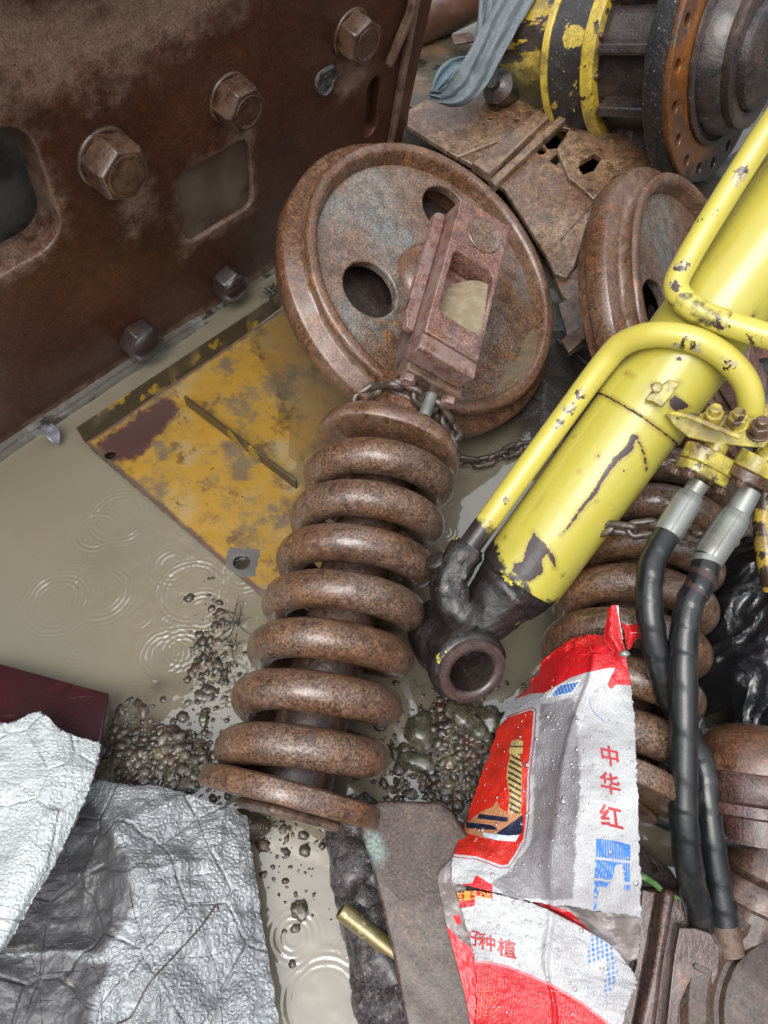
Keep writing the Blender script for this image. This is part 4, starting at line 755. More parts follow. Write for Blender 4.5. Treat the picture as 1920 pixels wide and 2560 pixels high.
# small dark steel pieces between the wheels
for (px, F, th_, lb) in (([(1395, 760), (1440, 735), (1470, 800), (1420, 850)], [1.78, 1.78, 1.72, 1.70], .02, 'dark angle iron under the left rim of the second idler'), ([(1400, 850), (1470, 800), (1480, 830), (1420, 880)], [1.69, 1.68, 1.66, 1.66], .015, 'narrow dark steel bar below the angle iron')):
    q, _ = quadslab('steel_bar', px, F, th_, 'rustdark', None); tag(q, lb, 'steel bar')
tag(MB().tube([W(1392, 848, .02), W(1500, 938, .03)], .004, 10).build('steel_rod', 'chain', None, 60), 'thin steel rod lying at the edge of the puddle behind the first wheel', 'rod')

# ------------------------------------------------------------------ right-hand heap
M['link'] = mat('reddish wet casting', (.075, .035, .026), [dict(c=(.13, .08, .065), s=9, lo=.46, hi=.64), dict(c=(.075, .025, .028), s=6, lo=.52, hi=.66, k=.8), dict(c=(.22, .10, .04), s=14, lo=.58, hi=.7, k=.8), dict(c=(.045, .03, .025), s=60, lo=.58, hi=.68)], rough=(.18, .45), bumps=((45, .003), (180, .0012)), coat=.45, coat_rough=.1, grit=.9)
rl = thing('track_roller', 'brown rusty track roller lying at the right edge below the black plastic bag', 'track roller', frame(WF(1890, 1998, 1.13), (.10, .92, .33), (1, 0, 0)) @ Matrix.Diagonal((.86, .86, .86, 1)))
MB().lathe([(0, .125), (.045, .122), (.078, .108), (.094, .085), (.099, .06), (.097, .045)], I4, 80, jit=lambda a, h: .0015*n3((h*260, a*1.5, 2))).build('roller_end', mat('streaky rusty roller', (.13, .055, .03), [dict(c=(.17, .08, .045), s=22, lo=.46, hi=.66, st=(.7, .7, 3), k=.7), dict(c=(.07, .035, .025), s=30, lo=.52, hi=.66, st=(.7, .7, 2.5), k=.7)], rough=(.2, .5), bumps=((90, .002),), coat=.4, grit=.7), rl, 60)
MB().lathe([(.097, .0455), (.094, .042), (.093, .0), (.096, -.004), (.104, -.006), (.105, -.022), (.100, -.026), (.06, -.028), (.058, -.07), (0, -.07)], I4, 80).build('roller_body', 'link', rl, 40)
tag(MB().tube(spline([WF(*p) for p in ((1540, 2000, 1.15), (1600, 2023, 1.145), (1680, 2058, 1.14), (1750, 2082, 1.135), (1806, 2091, 1.12), (1870, 2098, 1.11), (1960, 2096, 1.10))], 8), .0130, 20).build('rubber_hose', 'rubber', None, 60), 'plain black rubber hose running crosswise under the two taped cylinder hoses', 'hose')
hb = [(1585, 2118), (1612, 2110), (1680, 2188), (1705, 2205), (1660, 2235), (1600, 2222)]
Pb = [WF(u, v, F) for (u, v), F in zip(hb, (1.16, 1.16, 1.14, 1.14, 1.12, 1.125))]; cb = sum(Pb, V())/6; nb = (Pb[2]-Pb[0]).cross(Pb[4]-Pb[0]).normalized(); nb = nb if nb.z > 0 else -nb; fb = frame(cb, nb); fi = fb.inverted()
hq = fi @ WP(1633, 2168, cb, nb)
o = MB().plate([tuple((fi @ p).xy) for p in Pb], [circ(hq.x, hq.y, .0075, 18)], .008, I4, .001).build('steel_bracket', 'oily', None, 30); o.matrix_basis = fb; tag(o, 'dark steel bracket with one round hole beside the green grass blade', 'bracket')
ct = thing('track_link', 'reddish brown cast track link with ridge and oval slot, right of the sack', 'track link', frame(WF(1690, 2400, 1.065), (-.05, -.28, .96), (1, 0, 0)))
cti = ct.matrix_basis.inverted(); ctz = ct.matrix_basis.col[2].xyz; cto = ct.matrix_basis.translation
def CT(x, y, h=0.): u, v = z6(x, y); q = cti @ WP(u, v, cto+ctz*h, ctz); return (q.x, q.y)
MB().plate([CT(*p, -.02) for p in ((470, 850), (900, 880), (1180, 1210), (1290, 1380), (1160, 2150), (300, 2150), (450, 1400))], [], .03, T(0, 0, -.02), .004).build('link_base', 'link', ct, 30)
MB().prism([CT(*p, .012) for p in ((790, 870), (905, 885), (800, 1500), (720, 2150), (560, 2150), (700, 1480))], -.02, .012).build('link_ridge', 'link', ct, bevel=.008, bseg=3)
sl = [CT(*p, .004) for p in ((1040, 1500), (1060, 1490), (1130, 1525), (1185, 1555), (1195, 1575), (1160, 1575), (1090, 1550), (1045, 1520))]
MB().plate([CT(*p, .004) for p in ((880, 1420), (925, 1190), (1060, 1195), (1180, 1235), (1255, 1340), (1262, 1400), (1250, 1570), (1150, 1800), (1080, 2150), (800, 2150))], [sl], .03, T(0, 0, .004), .0018, 2).build('link_eye', 'link', ct, 30)
MB().plate([CT(*p, .0) for p in ((610, 870), (740, 890), (640, 1480), (520, 2150), (380, 2150), (560, 1500))], [], .02, T(0, 0, .0), .004).build('link_rail', 'link', ct, 30)
r2_ = thing('track_roller', 'dark oily roller half buried under the black rubber hose at the right edge', 'track roller', frame(WF(1900, 2215, 1.13), (.35, .80, .45), (1, 0, 0)))
MB().lathe([(0, .09), (.03, .088), (.050, .078), (.056, .06), (.056, .02), (.062, .015), (.074, .012), (.078, .004), (.078, -.02), (.07, -.026), (.05, -.03), (.05, -.09), (0, -.09)], I4, 72, jit=jm(.0015)).build('roller_body', 'rustdark', r2_, 40)
for q_, (u, v, F_, a_) in enumerate(((1772, 2160, 1.15, .4), (1850, 2300, 1.14, 1.2))): hexbolt('track_bolt', None, frame(WF(u, v, F_), (math.cos(a_)*.5, .2, .9)), .017, .022, 'rustdark', 1, True)
tag(bpy.data.objects['track_bolt'], 'loose rusty hexagon bolt in the mud between the two taped hoses and the roller', 'bolt'); tag(bpy.data.objects['track_bolt.001'], 'loose rusty hexagon bolt just above the wheel rim in the corner', 'bolt')
wt = thing('roller_wheel', 'big wet rusty wheel rim cut off by the lower right corner', 'wheel', frame(WF(2065, 2600, .995), (-.12, .06, 1.), (1, 0, 0)))
MB().lathe([(0, -.016), (.06, -.015), (.112, -.010), (.121, -.012), (.126, -.022), (.132, -.022), (.138, -.010), (.146, -.003), (.168, -.003), (.178, -.012), (.179, -.05), (.15, -.055)], I4, 140, jit=jm(.001)).build('wheel_rim', mat('grey brown wet wheel', (.065, .038, .026), [dict(c=(.11, .078, .058), s=7, lo=.45, hi=.62), dict(c=(.10, .05, .04), s=12, lo=.54, hi=.68)], rough=(.15, .45), bumps=((50, .002),), coat=.5, grit=.7), wt, 40)
tag(MB().tube(spline([WF(*p) for p in ((1904, 1010, 1.25), (1912, 1200, 1.27), (1908, 1330, 1.28), (1930, 1480, 1.28))], 6), .016, 18).build('yellow_bar', 'drum', None, 60), 'grimy yellow bar standing at the right edge behind the hose flanges', 'bar')
vattr(bpy.data.objects['yellow_bar'], 'low', lambda p: -.03)
gb = MB().rock(W(1905, 1010, .16), .08, 9, 4, (1, 1.3, .9), .3); tag(gb.build('greasy_block', 'tar', None, 60), 'black greasy scrap block at the right edge behind the bent yellow pipe', 'scrap block')
st = MB().tube(spline([W(*p) for p in ((1606, 1953, .06), (1622, 1985, .055), (1650, 2030, .05))], 6), .0085, 8, jit=lambda i, a: .0015*math.sin(a*3+i)).build('wood_stick', mat('wet grey wood', (.24, .22, .16), [dict(c=(.12, .11, .08), s=40, lo=.5, hi=.64, st=(4, 1, 1))], bumps=((90, .002),)), None, 50); tag(st, 'short wet grey green wood stick beside the taped hose', 'stick')
tag(MB().tube(spline([WF(*p) for p in ((1590, 1918, 1.12), (1612, 1900, 1.12), (1624, 1908, 1.12), (1618, 1922, 1.12), (1592, 1926, 1.12))], 6), .0012, 8).build('wire', 'bolt_dark', None, 60), 'little loop of thin wire poking out beside the sack', 'wire')
gr = thing('grass_blade', 'thin green grass blade lying across the reddish cast link', 'grass blade', WF(1620, 2200, 1.1))
ribbon('blade', [z6(560, 740)+(1.12,), z6(615, 762)+(1.115,), z6(720, 830)+(1.10,), z6(805, 905)+(1.09,), z6(900, 940)+(1.09,), z6(1000, 985)+(1.085,), z6(1092, 1028)+(1.08,)], [(.010,), (.009,), (.007,), (.006,), (.004,), (.0025,), (.0012,)], mat('grass green', (.10, .26, .06), [dict(c=(.35, .48, .25), s=60, lo=.5, hi=.7)], rough=(.35, .5), bumps=()), gr, .3, .0008, 1, .0006)

# ------------------------------------------------------------------ sheets: surfaces through rows of points
from mathutils.bvhtree import BVHTree
def patch_pts(rows, nu, nv, edge=0., seed=0, edges='lrtb'):
    """rows of points (world) -> grid of points, nv rows x nu columns, ragged rim"""
    R_ = [np.array(spline(r, 12)) for r in rows]; m = len(R_[0]); ids = np.linspace(0, m-1, nu)
    A = np.array([[r[int(i)]*(1-(i % 1))+r[min(int(i)+1, m-1)]*(i % 1) for i in ids] for r in R_])       # rows x nu x 3
    cols = [np.array(spline(list(A[:, j]), 12)) for j in range(nu)]; k = len(cols[0]); ids = np.linspace(0, k-1, nv)
    return np.array([[c[int(i)]*(1-(i % 1))+c[min(int(i)+1, k-1)]*(i % 1) for c in cols] for i in ids])
def patch(name, rows, nu, nv, m, parent, disp=None, keep=None, th=.0006, jag=0., seed=0):
    P = patch_pts(rows, nu, nv); du = np.gradient(P, axis=1); dv = np.gradient(P, axis=0); N_ = np.cross(du, dv); N_ /= np.linalg.norm(N_, axis=2, keepdims=True)+1e-12
    if N_[..., 2].mean() < 0: N_ = -N_
    S_, T_ = np.meshgrid(np.linspace(0, 1, nu), np.linspace(0, 1, nv))
    if jag:
        for (sl_, dr) in ((np.s_[:, 0], du[:, 0]), (np.s_[:, -1], -du[:, -1]), (np.s_[0, :], dv[0]), (np.s_[-1, :], -dv[-1])):
            n_ = len(P[sl_]); a_ = np.arange(n_); j = (fbm(a_*1., a_*0.+seed*3.7, .23, 4, seed)+.35)*jag; d_ = dr/(np.linalg.norm(dr, axis=1, keepdims=True)+1e-12); P[sl_] = P[sl_]+d_*np.clip(j, 0, .02)[:, None]
    if disp is not None: P = P+N_*disp(S_, T_, P)[..., None]
    b = MB(); b.v = [tuple(p) for p in P.reshape(-1, 3)]
    for j in range(nv-1):
        for i in range(nu-1): b.f.append((j*nu+i, j*nu+i+1, (j+1)*nu+i+1, (j+1)*nu+i))
    if keep is not None: b.f = [f for f in b.f if keep(sum((V(b.v[i]) for i in f), V())/4)]
    e = V(b.v[b.f[0][1]])-V(b.v[b.f[0][0]]); e2 = V(b.v[b.f[0][3]])-V(b.v[b.f[0][0]])
    if e.cross(e2).z < 0: b.f = [tuple(reversed(f)) for f in b.f]
    o = b.build(name, m, parent, 180, world=parent is not None); s = o.modifiers.new('thick', 'SOLIDIFY'); s.thickness = th; s.offset = -1; return o
def sd_np(X, Y, poly):
    d = np.full(X.shape, 1e9); ins = np.zeros(X.shape, bool); n = len(poly)
    for i in range(n):
        ax, ay = poly[i]; bx, by = poly[(i+1) % n]; ex, ey = bx-ax, by-ay
        t = np.clip(((X-ax)*ex+(Y-ay)*ey)/(ex*ex+ey*ey+1e-12), 0, 1); d = np.minimum(d, np.hypot(X-ax-t*ex, Y-ay-t*ey))
        if ay != by: ins ^= ((ay > Y) != (by > Y)) & (X < (bx-ax)*(Y-ay)/(by-ay)+ax)
    return np.where(ins, d, -d)
def line_np(X, Y, pts):
    d = np.full(X.shape, 1e9)
    for (ax, ay), (bx, by) in zip(pts, pts[1:]):
        ex, ey = bx-ax, by-ay; t = np.clip(((X-ax)*ex+(Y-ay)*ey)/(ex*ex+ey*ey+1e-12), 0, 1); d = np.minimum(d, np.hypot(X-ax-t*ex, Y-ay-t*ey))
    return d
def uvxy(o):
    """photo pixel that each vertex of a sheet shows (used to lay out its printing)"""
    Mw = topM(o); P = np.array([tuple(Mw @ v.co) for v in o.data.vertices]); q = P-np.array(CAM); D = q @ np.array(AF)
    return 960+FPX*(q @ np.array(AX))/D, 1280-FPX*(q @ np.array(AU))/D
def nattr(o, name, arr):
    a = o.data.attributes.new(name, 'FLOAT', 'POINT'); a.data.foreach_set('value', np.asarray(arr, np.float32))
def z7(x, y): return 1000+x/2.592, 1480+y/2.592
def z8(x, y): return 1000+x/2.592, 1960+y/2.592
def a7(*p): return [z7(*q) for q in p]
def a8(*p): return [z8(*q) for q in p]

# ------------------------------------------------------------------ torn seed sack
def printed(name, base, inks, rough, weave=True, thick_bump=True):
    """inks: (attribute in photo pixels, colour, noise amplitude, noise scale)"""
    N = Nodes(name); col = N.mix(N.ramp(N.noise(14, 4), .4, .66), base[0], base[1])
    for at_, c, amp, s_ in inks:
        f = N.attr(at_)
        if amp: f = N.math('ADD', f, N.math('MULTIPLY', N.math('SUBTRACT', N.noise(s_, 4, .7), .5), amp))
        c2 = tuple(v*.8 for v in c)
        col = N.mix(N.ramp(f, -.6, .6), col, N.mix(N.ramp(N.noise(30, 3), .42, .62), c, c2))
    nrm = None
    if weave:
        wv = N.new('ShaderNodeTexWave'); wv.inputs['Scale'].default_value = 170; wv.inputs['Distortion'].default_value = .6; N.set(wv.inputs[0], N.co); nrm = N.bump(wv.outputs['Fac'], .0005, .6)
    vo = N.voro(260, 'SMOOTH_F1'); nrm = N.bump(N.ramp(vo, .12, .42, 1., 0.), .0006, .8, nrm)
    nrm = N.bump(N.noise(28, 4), .0025, .6, nrm)
    N.pbsdf(Base_Color=col, Roughness=rough, Normal=nrm, Coat_Weight=.45, Coat_Roughness=.08, Coat_Normal=nrm, Specular_IOR_Level=.5)
    return N.m
rows_sack = [
    [z7(845, 610)+(.11,), z7(940, 455)+(.17,), z7(1150, 292)+(.25,), z7(1330, 283)+(.285,), z7(1462, 400)+(.29,)],
    [z7(750, 690)+(.12,), z7(930, 620)+(.20,), z7(1110, 550)+(.25,), z7(1340, 500)+(.285,), z7(1492, 560)+(.28,)],
    [z7(648, 850)+(.12,), z7(850, 785)+(.20,), z7(1040, 765)+(.245,), z7(1245, 745)+(.268,), z7(1517, 730)+(.262,)],
    [z7(555, 1110)+(.11,), z7(760, 1085)+(.185,), z7(960, 1070)+(.228,), z7(1180, 1065)+(.275,), z7(1535, 1050)+(.285,)],
    [z7(437, 1450)+(.10,), z7(650, 1430)+(.155,), z7(850, 1430)+(.185,), z7(1165, 1420)+(.27,), z7(1546, 1400)+(.28,)],
    [z8(345, 470)+(.145,), z8(540, 495)+(.162,), z8(750, 520)+(.182,), z8(1150, 520)+(.23,), z8(1562, 520)+(.225,)],
    [z8(330, 640)+(.15,), z8(480, 670)+(.165,), z8(850, 765)+(.18,), z8(1110, 798)+(.195,), z8(1572, 870)+(.18,)]]
rows_sack = [[tuple(W(*p)) for p in r] for r in rows_sack]
sk = thing('seed_sack', 'torn red and silver woven plastic seed sack with red Chinese lettering, wet with rain drops', 'sack', W(1350, 2100, .15))
crk = lambda s_, t_, P: .0035*fbm(s_*6, t_*9, 1.0, 4, 2)+.006*np.exp(-((s_-.66)/.03)**2)*(t_ > .1)+.0016*fbm(P[..., 0], P[..., 1], 60, 2, 5)
M['sack'] = printed('printed woven sack', ((.46, .46, .465), (.33, .32, .326)), [('window', (.22, .205, .212), 6., 40), ('red', (.58, .006, .012), .8, 60), ('panel', (.60, .022, .010), .8, 60), ('line', (.30, .03, .09), 0, 1), ('gold', (.50, .38, .14), 0, 1), ('golddark', (.06, .035, .02), 5., 110), ('tan', (.50, .22, .10), 0, 1), ('navy', (.012, .016, .045), 2., 160), ('cloud', (.62, .70, .82), 3., 120), ('scale', (.45, .02, .01), 0, 1), ('white', (.74, .76, .80), 0, 1), ('blue', (.05, .20, .58), 2.2, 170)], .35)
upper = patch('upper_sheet', rows_sack, 210, 330, 'sack', sk, crk, jag=.004, seed=1)
X, Y = uvxy(upper)
red = np.maximum(sd_np(X, Y, a7((600, 200), (1600, 100), (1640, 590), (1495, 605), (1400, 598), (1368, 632), (1340, 600), (1395, 490), (1340, 494), (1200, 525), (1100, 560), (940, 655), (850, 660), (755, 692), (600, 760))), -99)
tabp = a8((352, 652), (470, 645), (486, 600), (500, 592), (600, 655), (600, 745), (490, 722), (482, 790), (400, 806), (380, 790))
nattr(upper, 'red', np.maximum(red, sd_np(X, Y, tabp)))
nattr(upper, 'window', sd_np(X, Y, a7((900, 720), (1130, 660), (1175, 1000), (1185, 1250), (1150, 1700), (1130, 2000), (700, 2010), (560, 1880), (700, 1800), (850, 1600), (860, 1100)))/6-1)
pan = a7((640, 872), (700, 815), (850, 765), (868, 780), (855, 950), (825, 1200), (820, 1450), (800, 1600), (750, 1690), (700, 1765), (660, 1772), (500, 1715), (340, 1700), (350, 1640), (420, 1480), (500, 1250), (570, 1000))
nattr(upper, 'panel', sd_np(X, Y, pan))
brd = a7((690, 812), (858, 748), (884, 765), (872, 950), (842, 1200), (836, 1450), (815, 1610), (765, 1700), (705, 1786), (655, 1790), (500, 1733), (330, 1716))
brd2 = a7((1180, 1060), (1190, 1062))
nattr(upper, 'line', np.maximum(1.3-line_np(X, Y, brd), 1.6-line_np(X, Y, a7((700, 770), (745, 740), (760, 755), (800, 730), (860, 722)))-2*np.abs(np.sin(X*.35))))
nattr(upper, 'gold', sd_np(X, Y, a7((725, 965), (760, 955), (800, 968), (796, 1045), (778, 1062), (792, 1120), (786, 1440), (700, 1432), (712, 1310), (692, 1200), (700, 1120), (716, 1060), (708, 1030))))
gd = np.minimum(sd_np(X, Y, a7((722, 1050), (790, 1050), (784, 1435), (706, 1430), (714, 1310), (698, 1200), (706, 1120))), 2.2*np.sin((Y-.55*X)*.42)-.3)
nattr(upper, 'golddark', np.maximum(gd, 1.6-line_np(X, Y, a7((716, 1000), (796, 1003)))))
nattr(upper, 'tan', np.maximum(sd_np(X, Y, a7((425, 1500), (520, 1428), (600, 1395), (628, 1350), (650, 1400), (700, 1430), (800, 1440), (790, 1500), (700, 1570), (560, 1600), (420, 1560))), -99))
nattr(upper, 'navy', np.maximum.reduce([sd_np(X, Y, a7(*p)) for p in (((512, 1438), (705, 1462), (695, 1492), (505, 1468)), ((430, 1492), (600, 1512), (640, 1545), (430, 1532)), ((620, 1570), (690, 1520), (800, 1440), (795, 1560), (715, 1598)))]))
nattr(upper, 'cloud', sd_np(X, Y, a7((535, 1560), (600, 1568), (700, 1580), (775, 1575), (750, 1618), (640, 1612), (550, 1590))))
sc_ = np.minimum(sd_np(X, Y, a7((360, 1630), (480, 1590), (640, 1635), (760, 1640), (690, 1762), (500, 1710), (340, 1695))), .9-np.abs(np.hypot(((X+9*(np.floor(Y/11) % 2)) % 18)-9, (Y % 11))-8.5))
nattr(upper, 'scale', sc_)
nattr(upper, 'white', np.maximum(2.2-np.abs(sd_np(X, Y, a7((955, 680), (1035, 605), (1170, 575), (1120, 655)))), -line_np(X, Y, brd2)))
blk = a8((1270, 345), (1380, 362), (1492, 392), (1492, 690), (1452, 690), (1452, 600), (1440, 520), (1400, 520), (1365, 640), (1325, 675), (1290, 660), (1272, 810), (1252, 820), (1258, 600), (1268, 440))
bl = np.minimum(sd_np(X, Y, blk), 1.9*np.sin((X-.04*Y)*1.13+1.2)+.9)
bl = np.where(np.sin((Y-.12*X)*.118+2.1) > .93, -1, bl)
lab = np.minimum(sd_np(X, Y, a7((982, 682), (1034, 608), (1166, 580), (1110, 652))), 2.6*np.sin((X*.9-Y*.3)*.8)+1.9)
nattr(upper, 'blue', np.maximum(np.maximum(bl, lab), 1.0-line_np(X, Y, a7((1228, 690), (1232, 740), (1262, 790), (1300, 820), (1335, 850)))))
# lower part, its own layer below, clear film in the tear
rows_low = [
    [z8(360, 700)+(.148,), z8(520, 690)+(.160,), z8(850, 768)+(.172,), z8(1120, 895)+(.178,), z8(1390, 1055)+(.165,)],
    [z8(405, 860)+(.146,), z8(570, 870)+(.158,), z8(850, 940)+(.170,), z8(1100, 1010)+(.174,), z8(1475, 1165)+(.158,)],
    [z8(455, 1040)+(.142,), z8(650, 1070)+(.155,), z8(850, 1110)+(.166,), z8(1080, 1180)+(.170,), z8(1545, 1275)+(.15,)],
    [z8(480, 1160)+(.138,), z8(690, 1190)+(.152,), z8(900, 1240)+(.163,), z8(1060, 1300)+(.166,), z8(1500, 1395)+(.15,)],
    [z8(490, 1360)+(.13,), z8(700, 1380)+(.148,), z8(920, 1420)+(.158,), z8(1100, 1470)+(.158,), z8(1450, 1545)+(.14,)],
    [z8(470, 1700)+(.12,), z8(700, 1720)+(.14,), z8(920, 1740)+(.15,), z8(1120, 1760)+(.15,), z8(1400, 1780)+(.13,)]]
rows_low = [[tuple(W(*p)) for p in r] for r in rows_low]
M['sack_low'] = printed('printed woven sack below the tear', ((.46, .46, .465), (.34, .33, .336)), [('pink', (.74, .20, .22), 0, 1), ('red', (.55, .006, .012), .8, 60), ('gold', (.62, .16, .05), 0, 1), ('blue', (.07, .20, .50), 2.5, 170)], .35)
crk2 = lambda s_, t_, P: .0032*fbm(s_*5, t_*7, 1.1, 4, 4)+.005*np.exp(-((s_-.62)/.025)**2)+.0016*fbm(P[..., 0], P[..., 1], 60, 2, 5)
lower = patch('lower_sheet', rows_low, 190, 230, 'sack_low', sk, crk2, jag=.005, seed=2)
X, Y = uvxy(lower)
edge = a8((440, 1150), (560, 1155), (690, 1182), (860, 1250), (1000, 1312), (1180, 1420), (1340, 1545), (1700, 1800), (300, 1900), (300, 1150))
nattr(lower, 'red', np.maximum(sd_np(X, Y, edge)-3, sd_np(X, Y, tabp)-0))
nattr(lower, 'pink', sd_np(X, Y, edge)+3.5)
swirl = 1.0-np.abs(np.sin(np.hypot(X-z8(560, 1400)[0], (Y-z8(560, 1400)[1])*1.2)*.30+1.5*np.sin(np.arctan2(Y-z8(560, 1400)[1], X-z8(560, 1400)[0])*3)))*3.2
nattr(lower, 'gold', np.minimum(swirl, 32-np.hypot(X-z8(560, 1430)[0], (Y-z8(560, 1430)[1])*.7)))
b1 = np.minimum(sd_np(X, Y, a8((1250, 960), (1390, 1060), (1415, 1240), (1350, 1370), (1320, 1365), (1330, 1130), (1230, 1170), (1205, 1140))), 1.7*np.sin((X-.08*Y)*.55+.4)-.3+1.2*np.sin((Y+.35*X)*.5))
nattr(lower, 'blue', np.maximum(b1, .55-line_np(X, Y, a8((1238, 960), (1172, 1290), (1340, 1390), (1400, 1130)))))
# film and back layer seen through the tear and at the left edge
def film_mat():
    N = Nodes('clear wet liner film'); nr = N.bump(N.noise(35, 3), .003)
    tr = N.new('ShaderNodeBsdfTransparent'); N.set(tr.inputs[0], (.85, .82, .8)); p = N.new('ShaderNodeBsdfPrincipled'); N.set(p.inputs['Base Color'], N.mix(N.ramp(N.noise(18, 3), .45, .6), (.22, .18, .165), (.38, .34, .33))); p.inputs['Roughness'].default_value = .12; N.set(p.inputs['Normal'], nr)
    f = N.ramp(N.attr('red'), -.6, .6); q = N.new('ShaderNodeBsdfPrincipled'); N.set(q.inputs['Base Color'], (.62, .012, .02)); q.inputs['Roughness'].default_value = .3; N.set(q.inputs['Normal'], nr)
    a = N.new('ShaderNodeMixShader'); a.inputs[0].default_value = .62; N.t.links.new(tr.outputs[0], a.inputs[1]); N.t.links.new(p.outputs[0], a.inputs[2])
    b = N.new('ShaderNodeMixShader'); N.set(b.inputs[0], f); N.t.links.new(a.outputs[0], b.inputs[1]); N.t.links.new(q.outputs[0], b.inputs[2]); N.t.links.new(b.outputs[0], N.out.inputs[0]); return N.m
M['film'] = film_mat()
rows_f = [[z8(800, 740)+(.160,), z8(1050, 770)+(.166,), z8(1300, 820)+(.165,), z8(1568, 850)+(.16,)], [z8(900, 800)+(.158,), z8(1100, 860)+(.162,), z8(1320, 950)+(.158,), z8(1572, 980)+(.15,)], [z8(1080, 920)+(.156,), z8(1240, 1000)+(.156,), z8(1400, 1080)+(.15,), z8(1560, 1080)+(.145,)], [z8(1300, 1060)+(.15,), z8(1380, 1120)+(.148,), z8(1440, 1160)+(.145,), z8(1530, 1150)+(.14,)]]
film = patch('liner_film', [[tuple(W(*p)) for p in r] for r in rows_f], 60, 50, 'film', sk, lambda s_, t_, P: .006*fbm(s_*4, t_*4, 1.2, 4, 6), jag=.006, seed=3)
X, Y = uvxy(film); nattr(film, 'red', sd_np(X, Y, a8((820, 740), (1000, 790), (1110, 830), (1250, 970), (1180, 940), (1000, 870), (860, 800)))-1)
rows_u = [[z8(330, 490)+(.140,), z8(380, 520)+(.142,), z8(430, 560)+(.144,)], [z8(245, 600)+(.136,), z8(330, 640)+(.139,), z8(430, 680)+(.142,)], [z8(275, 780)+(.134,), z8(360, 800)+(.137,), z8(460, 830)+(.14,)], [z8(310, 950)+(.132,), z8(400, 970)+(.135,), z8(520, 1000)+(.138,)], [z8(360, 1130)+(.129,), z8(440, 1150)+(.131,), z8(560, 1180)+(.134,)], [z8(420, 1370)+(.122,), z8(500, 1390)+(.124,), z8(600, 1400)+(.126,)], [z8(470, 1640)+(.116,), z8(540, 1640)+(.118,), z8(620, 1640)+(.118,)]]
und = patch('back_layer', [[tuple(W(*p)) for p in r] for r in rows_u], 36, 120, 'film', sk, lambda s_, t_, P: .003*fbm(s_*2, t_*9, 1.2, 4, 6), seed=4)
X, Y = uvxy(und); nattr(und, 'red', np.maximum(sd_np(X, Y, a8((290, 905), (400, 1020), (470, 1065), (700, 1200), (700, 1900), (300, 1900))), sd_np(X, Y, a8((340, 855), (385, 845), (400, 900), (370, 915)))))
# knotted red top
M['sack_red'] = printed('red woven sack top', ((.60, .007, .012), (.46, .006, .010)), [('line', (.78, .16, .07), 0, 1), ('white', (.72, .62, .60), 0, 1)], .35)
fl_rows = [[z7(1345, 105)+(.315,), z7(1375, 82)+(.325,), z7(1412, 84)+(.322,)], [z7(1332, 200)+(.305,), z7(1372, 195)+(.318,), z7(1432, 210)+(.312,)], [z7(1325, 310)+(.298,), z7(1382, 310)+(.312,), z7(1450, 320)+(.306,)], [z7(1400, 420)+(.292,), z7(1440, 410)+(.302,), z7(1466, 405)+(.298,)]]
f1 = patch('knotted_top', [[tuple(W(*p)) for p in r] for r in fl_rows], 36, 60, 'sack_red', sk, lambda s_, t_, P: .003*fbm(s_*4, t_*5, 1, 3, 1), jag=.003, seed=5)
X, Y = uvxy(f1); nattr(f1, 'line', X*0-9); nattr(f1, 'white', 2.4-line_np(X, Y, a7((1408, 80), (1430, 210), (1465, 390))))
f2r = [[z7(1425, 190)+(.292,), z7(1480, 215)+(.296,), z7(1545, 200)+(.286,)], [z7(1455, 260)+(.292,), z7(1500, 270)+(.297,), z7(1552, 268)+(.288,)], [z7(1466, 370)+(.29,), z7(1475, 372)+(.292,), z7(1488, 372)+(.29,)]]
f2 = patch('knotted_top', [[tuple(W(*p)) for p in r] for r in f2r], 30, 36, 'sack_red', sk, lambda s_, t_, P: .002*fbm(s_*4, t_*4, 1, 3, 2), seed=6)
X, Y = uvxy(f2); nattr(f2, 'line', X*0-9); nattr(f2, 'white', .8-line_np(X, Y, a7((1490, 268), (1540, 262))))
f3r = [[z7(930, 470)+(.155,), z7(1030, 370)+(.20,), z7(1145, 288)+(.245,), z7(1240, 300)+(.27,)], [z7(900, 540)+(.145,), z7(1000, 460)+(.19,), z7(1130, 390)+(.235,), z7(1260, 370)+(.28,)], [z7(860, 600)+(.13,), z7(960, 545)+(.18,), z7(1100, 470)+(.225,), z7(1290, 440)+(.288,)]]
f3 = patch('crumpled_fold', [[tuple(W(*p)) for p in r] for r in f3r], 90, 60, 'sack_red', sk, lambda s_, t_, P: .011*fbm(s_*5, t_*4, 1, 4, 3)+.003, jag=.006, seed=7)
X, Y = uvxy(f3); nattr(f3, 'white', X*0-9)
nattr(f3, 'line', .5-np.abs(np.sin(np.hypot(X-1400, Y-1650)*.5))*2.2)
kn = MB().rock(tuple(W(*z7(1458, 400), .305)), .006, 8, 2, (1.2, .8, .8)); kn.build('tie', 'zinc', sk, 60, world=True)
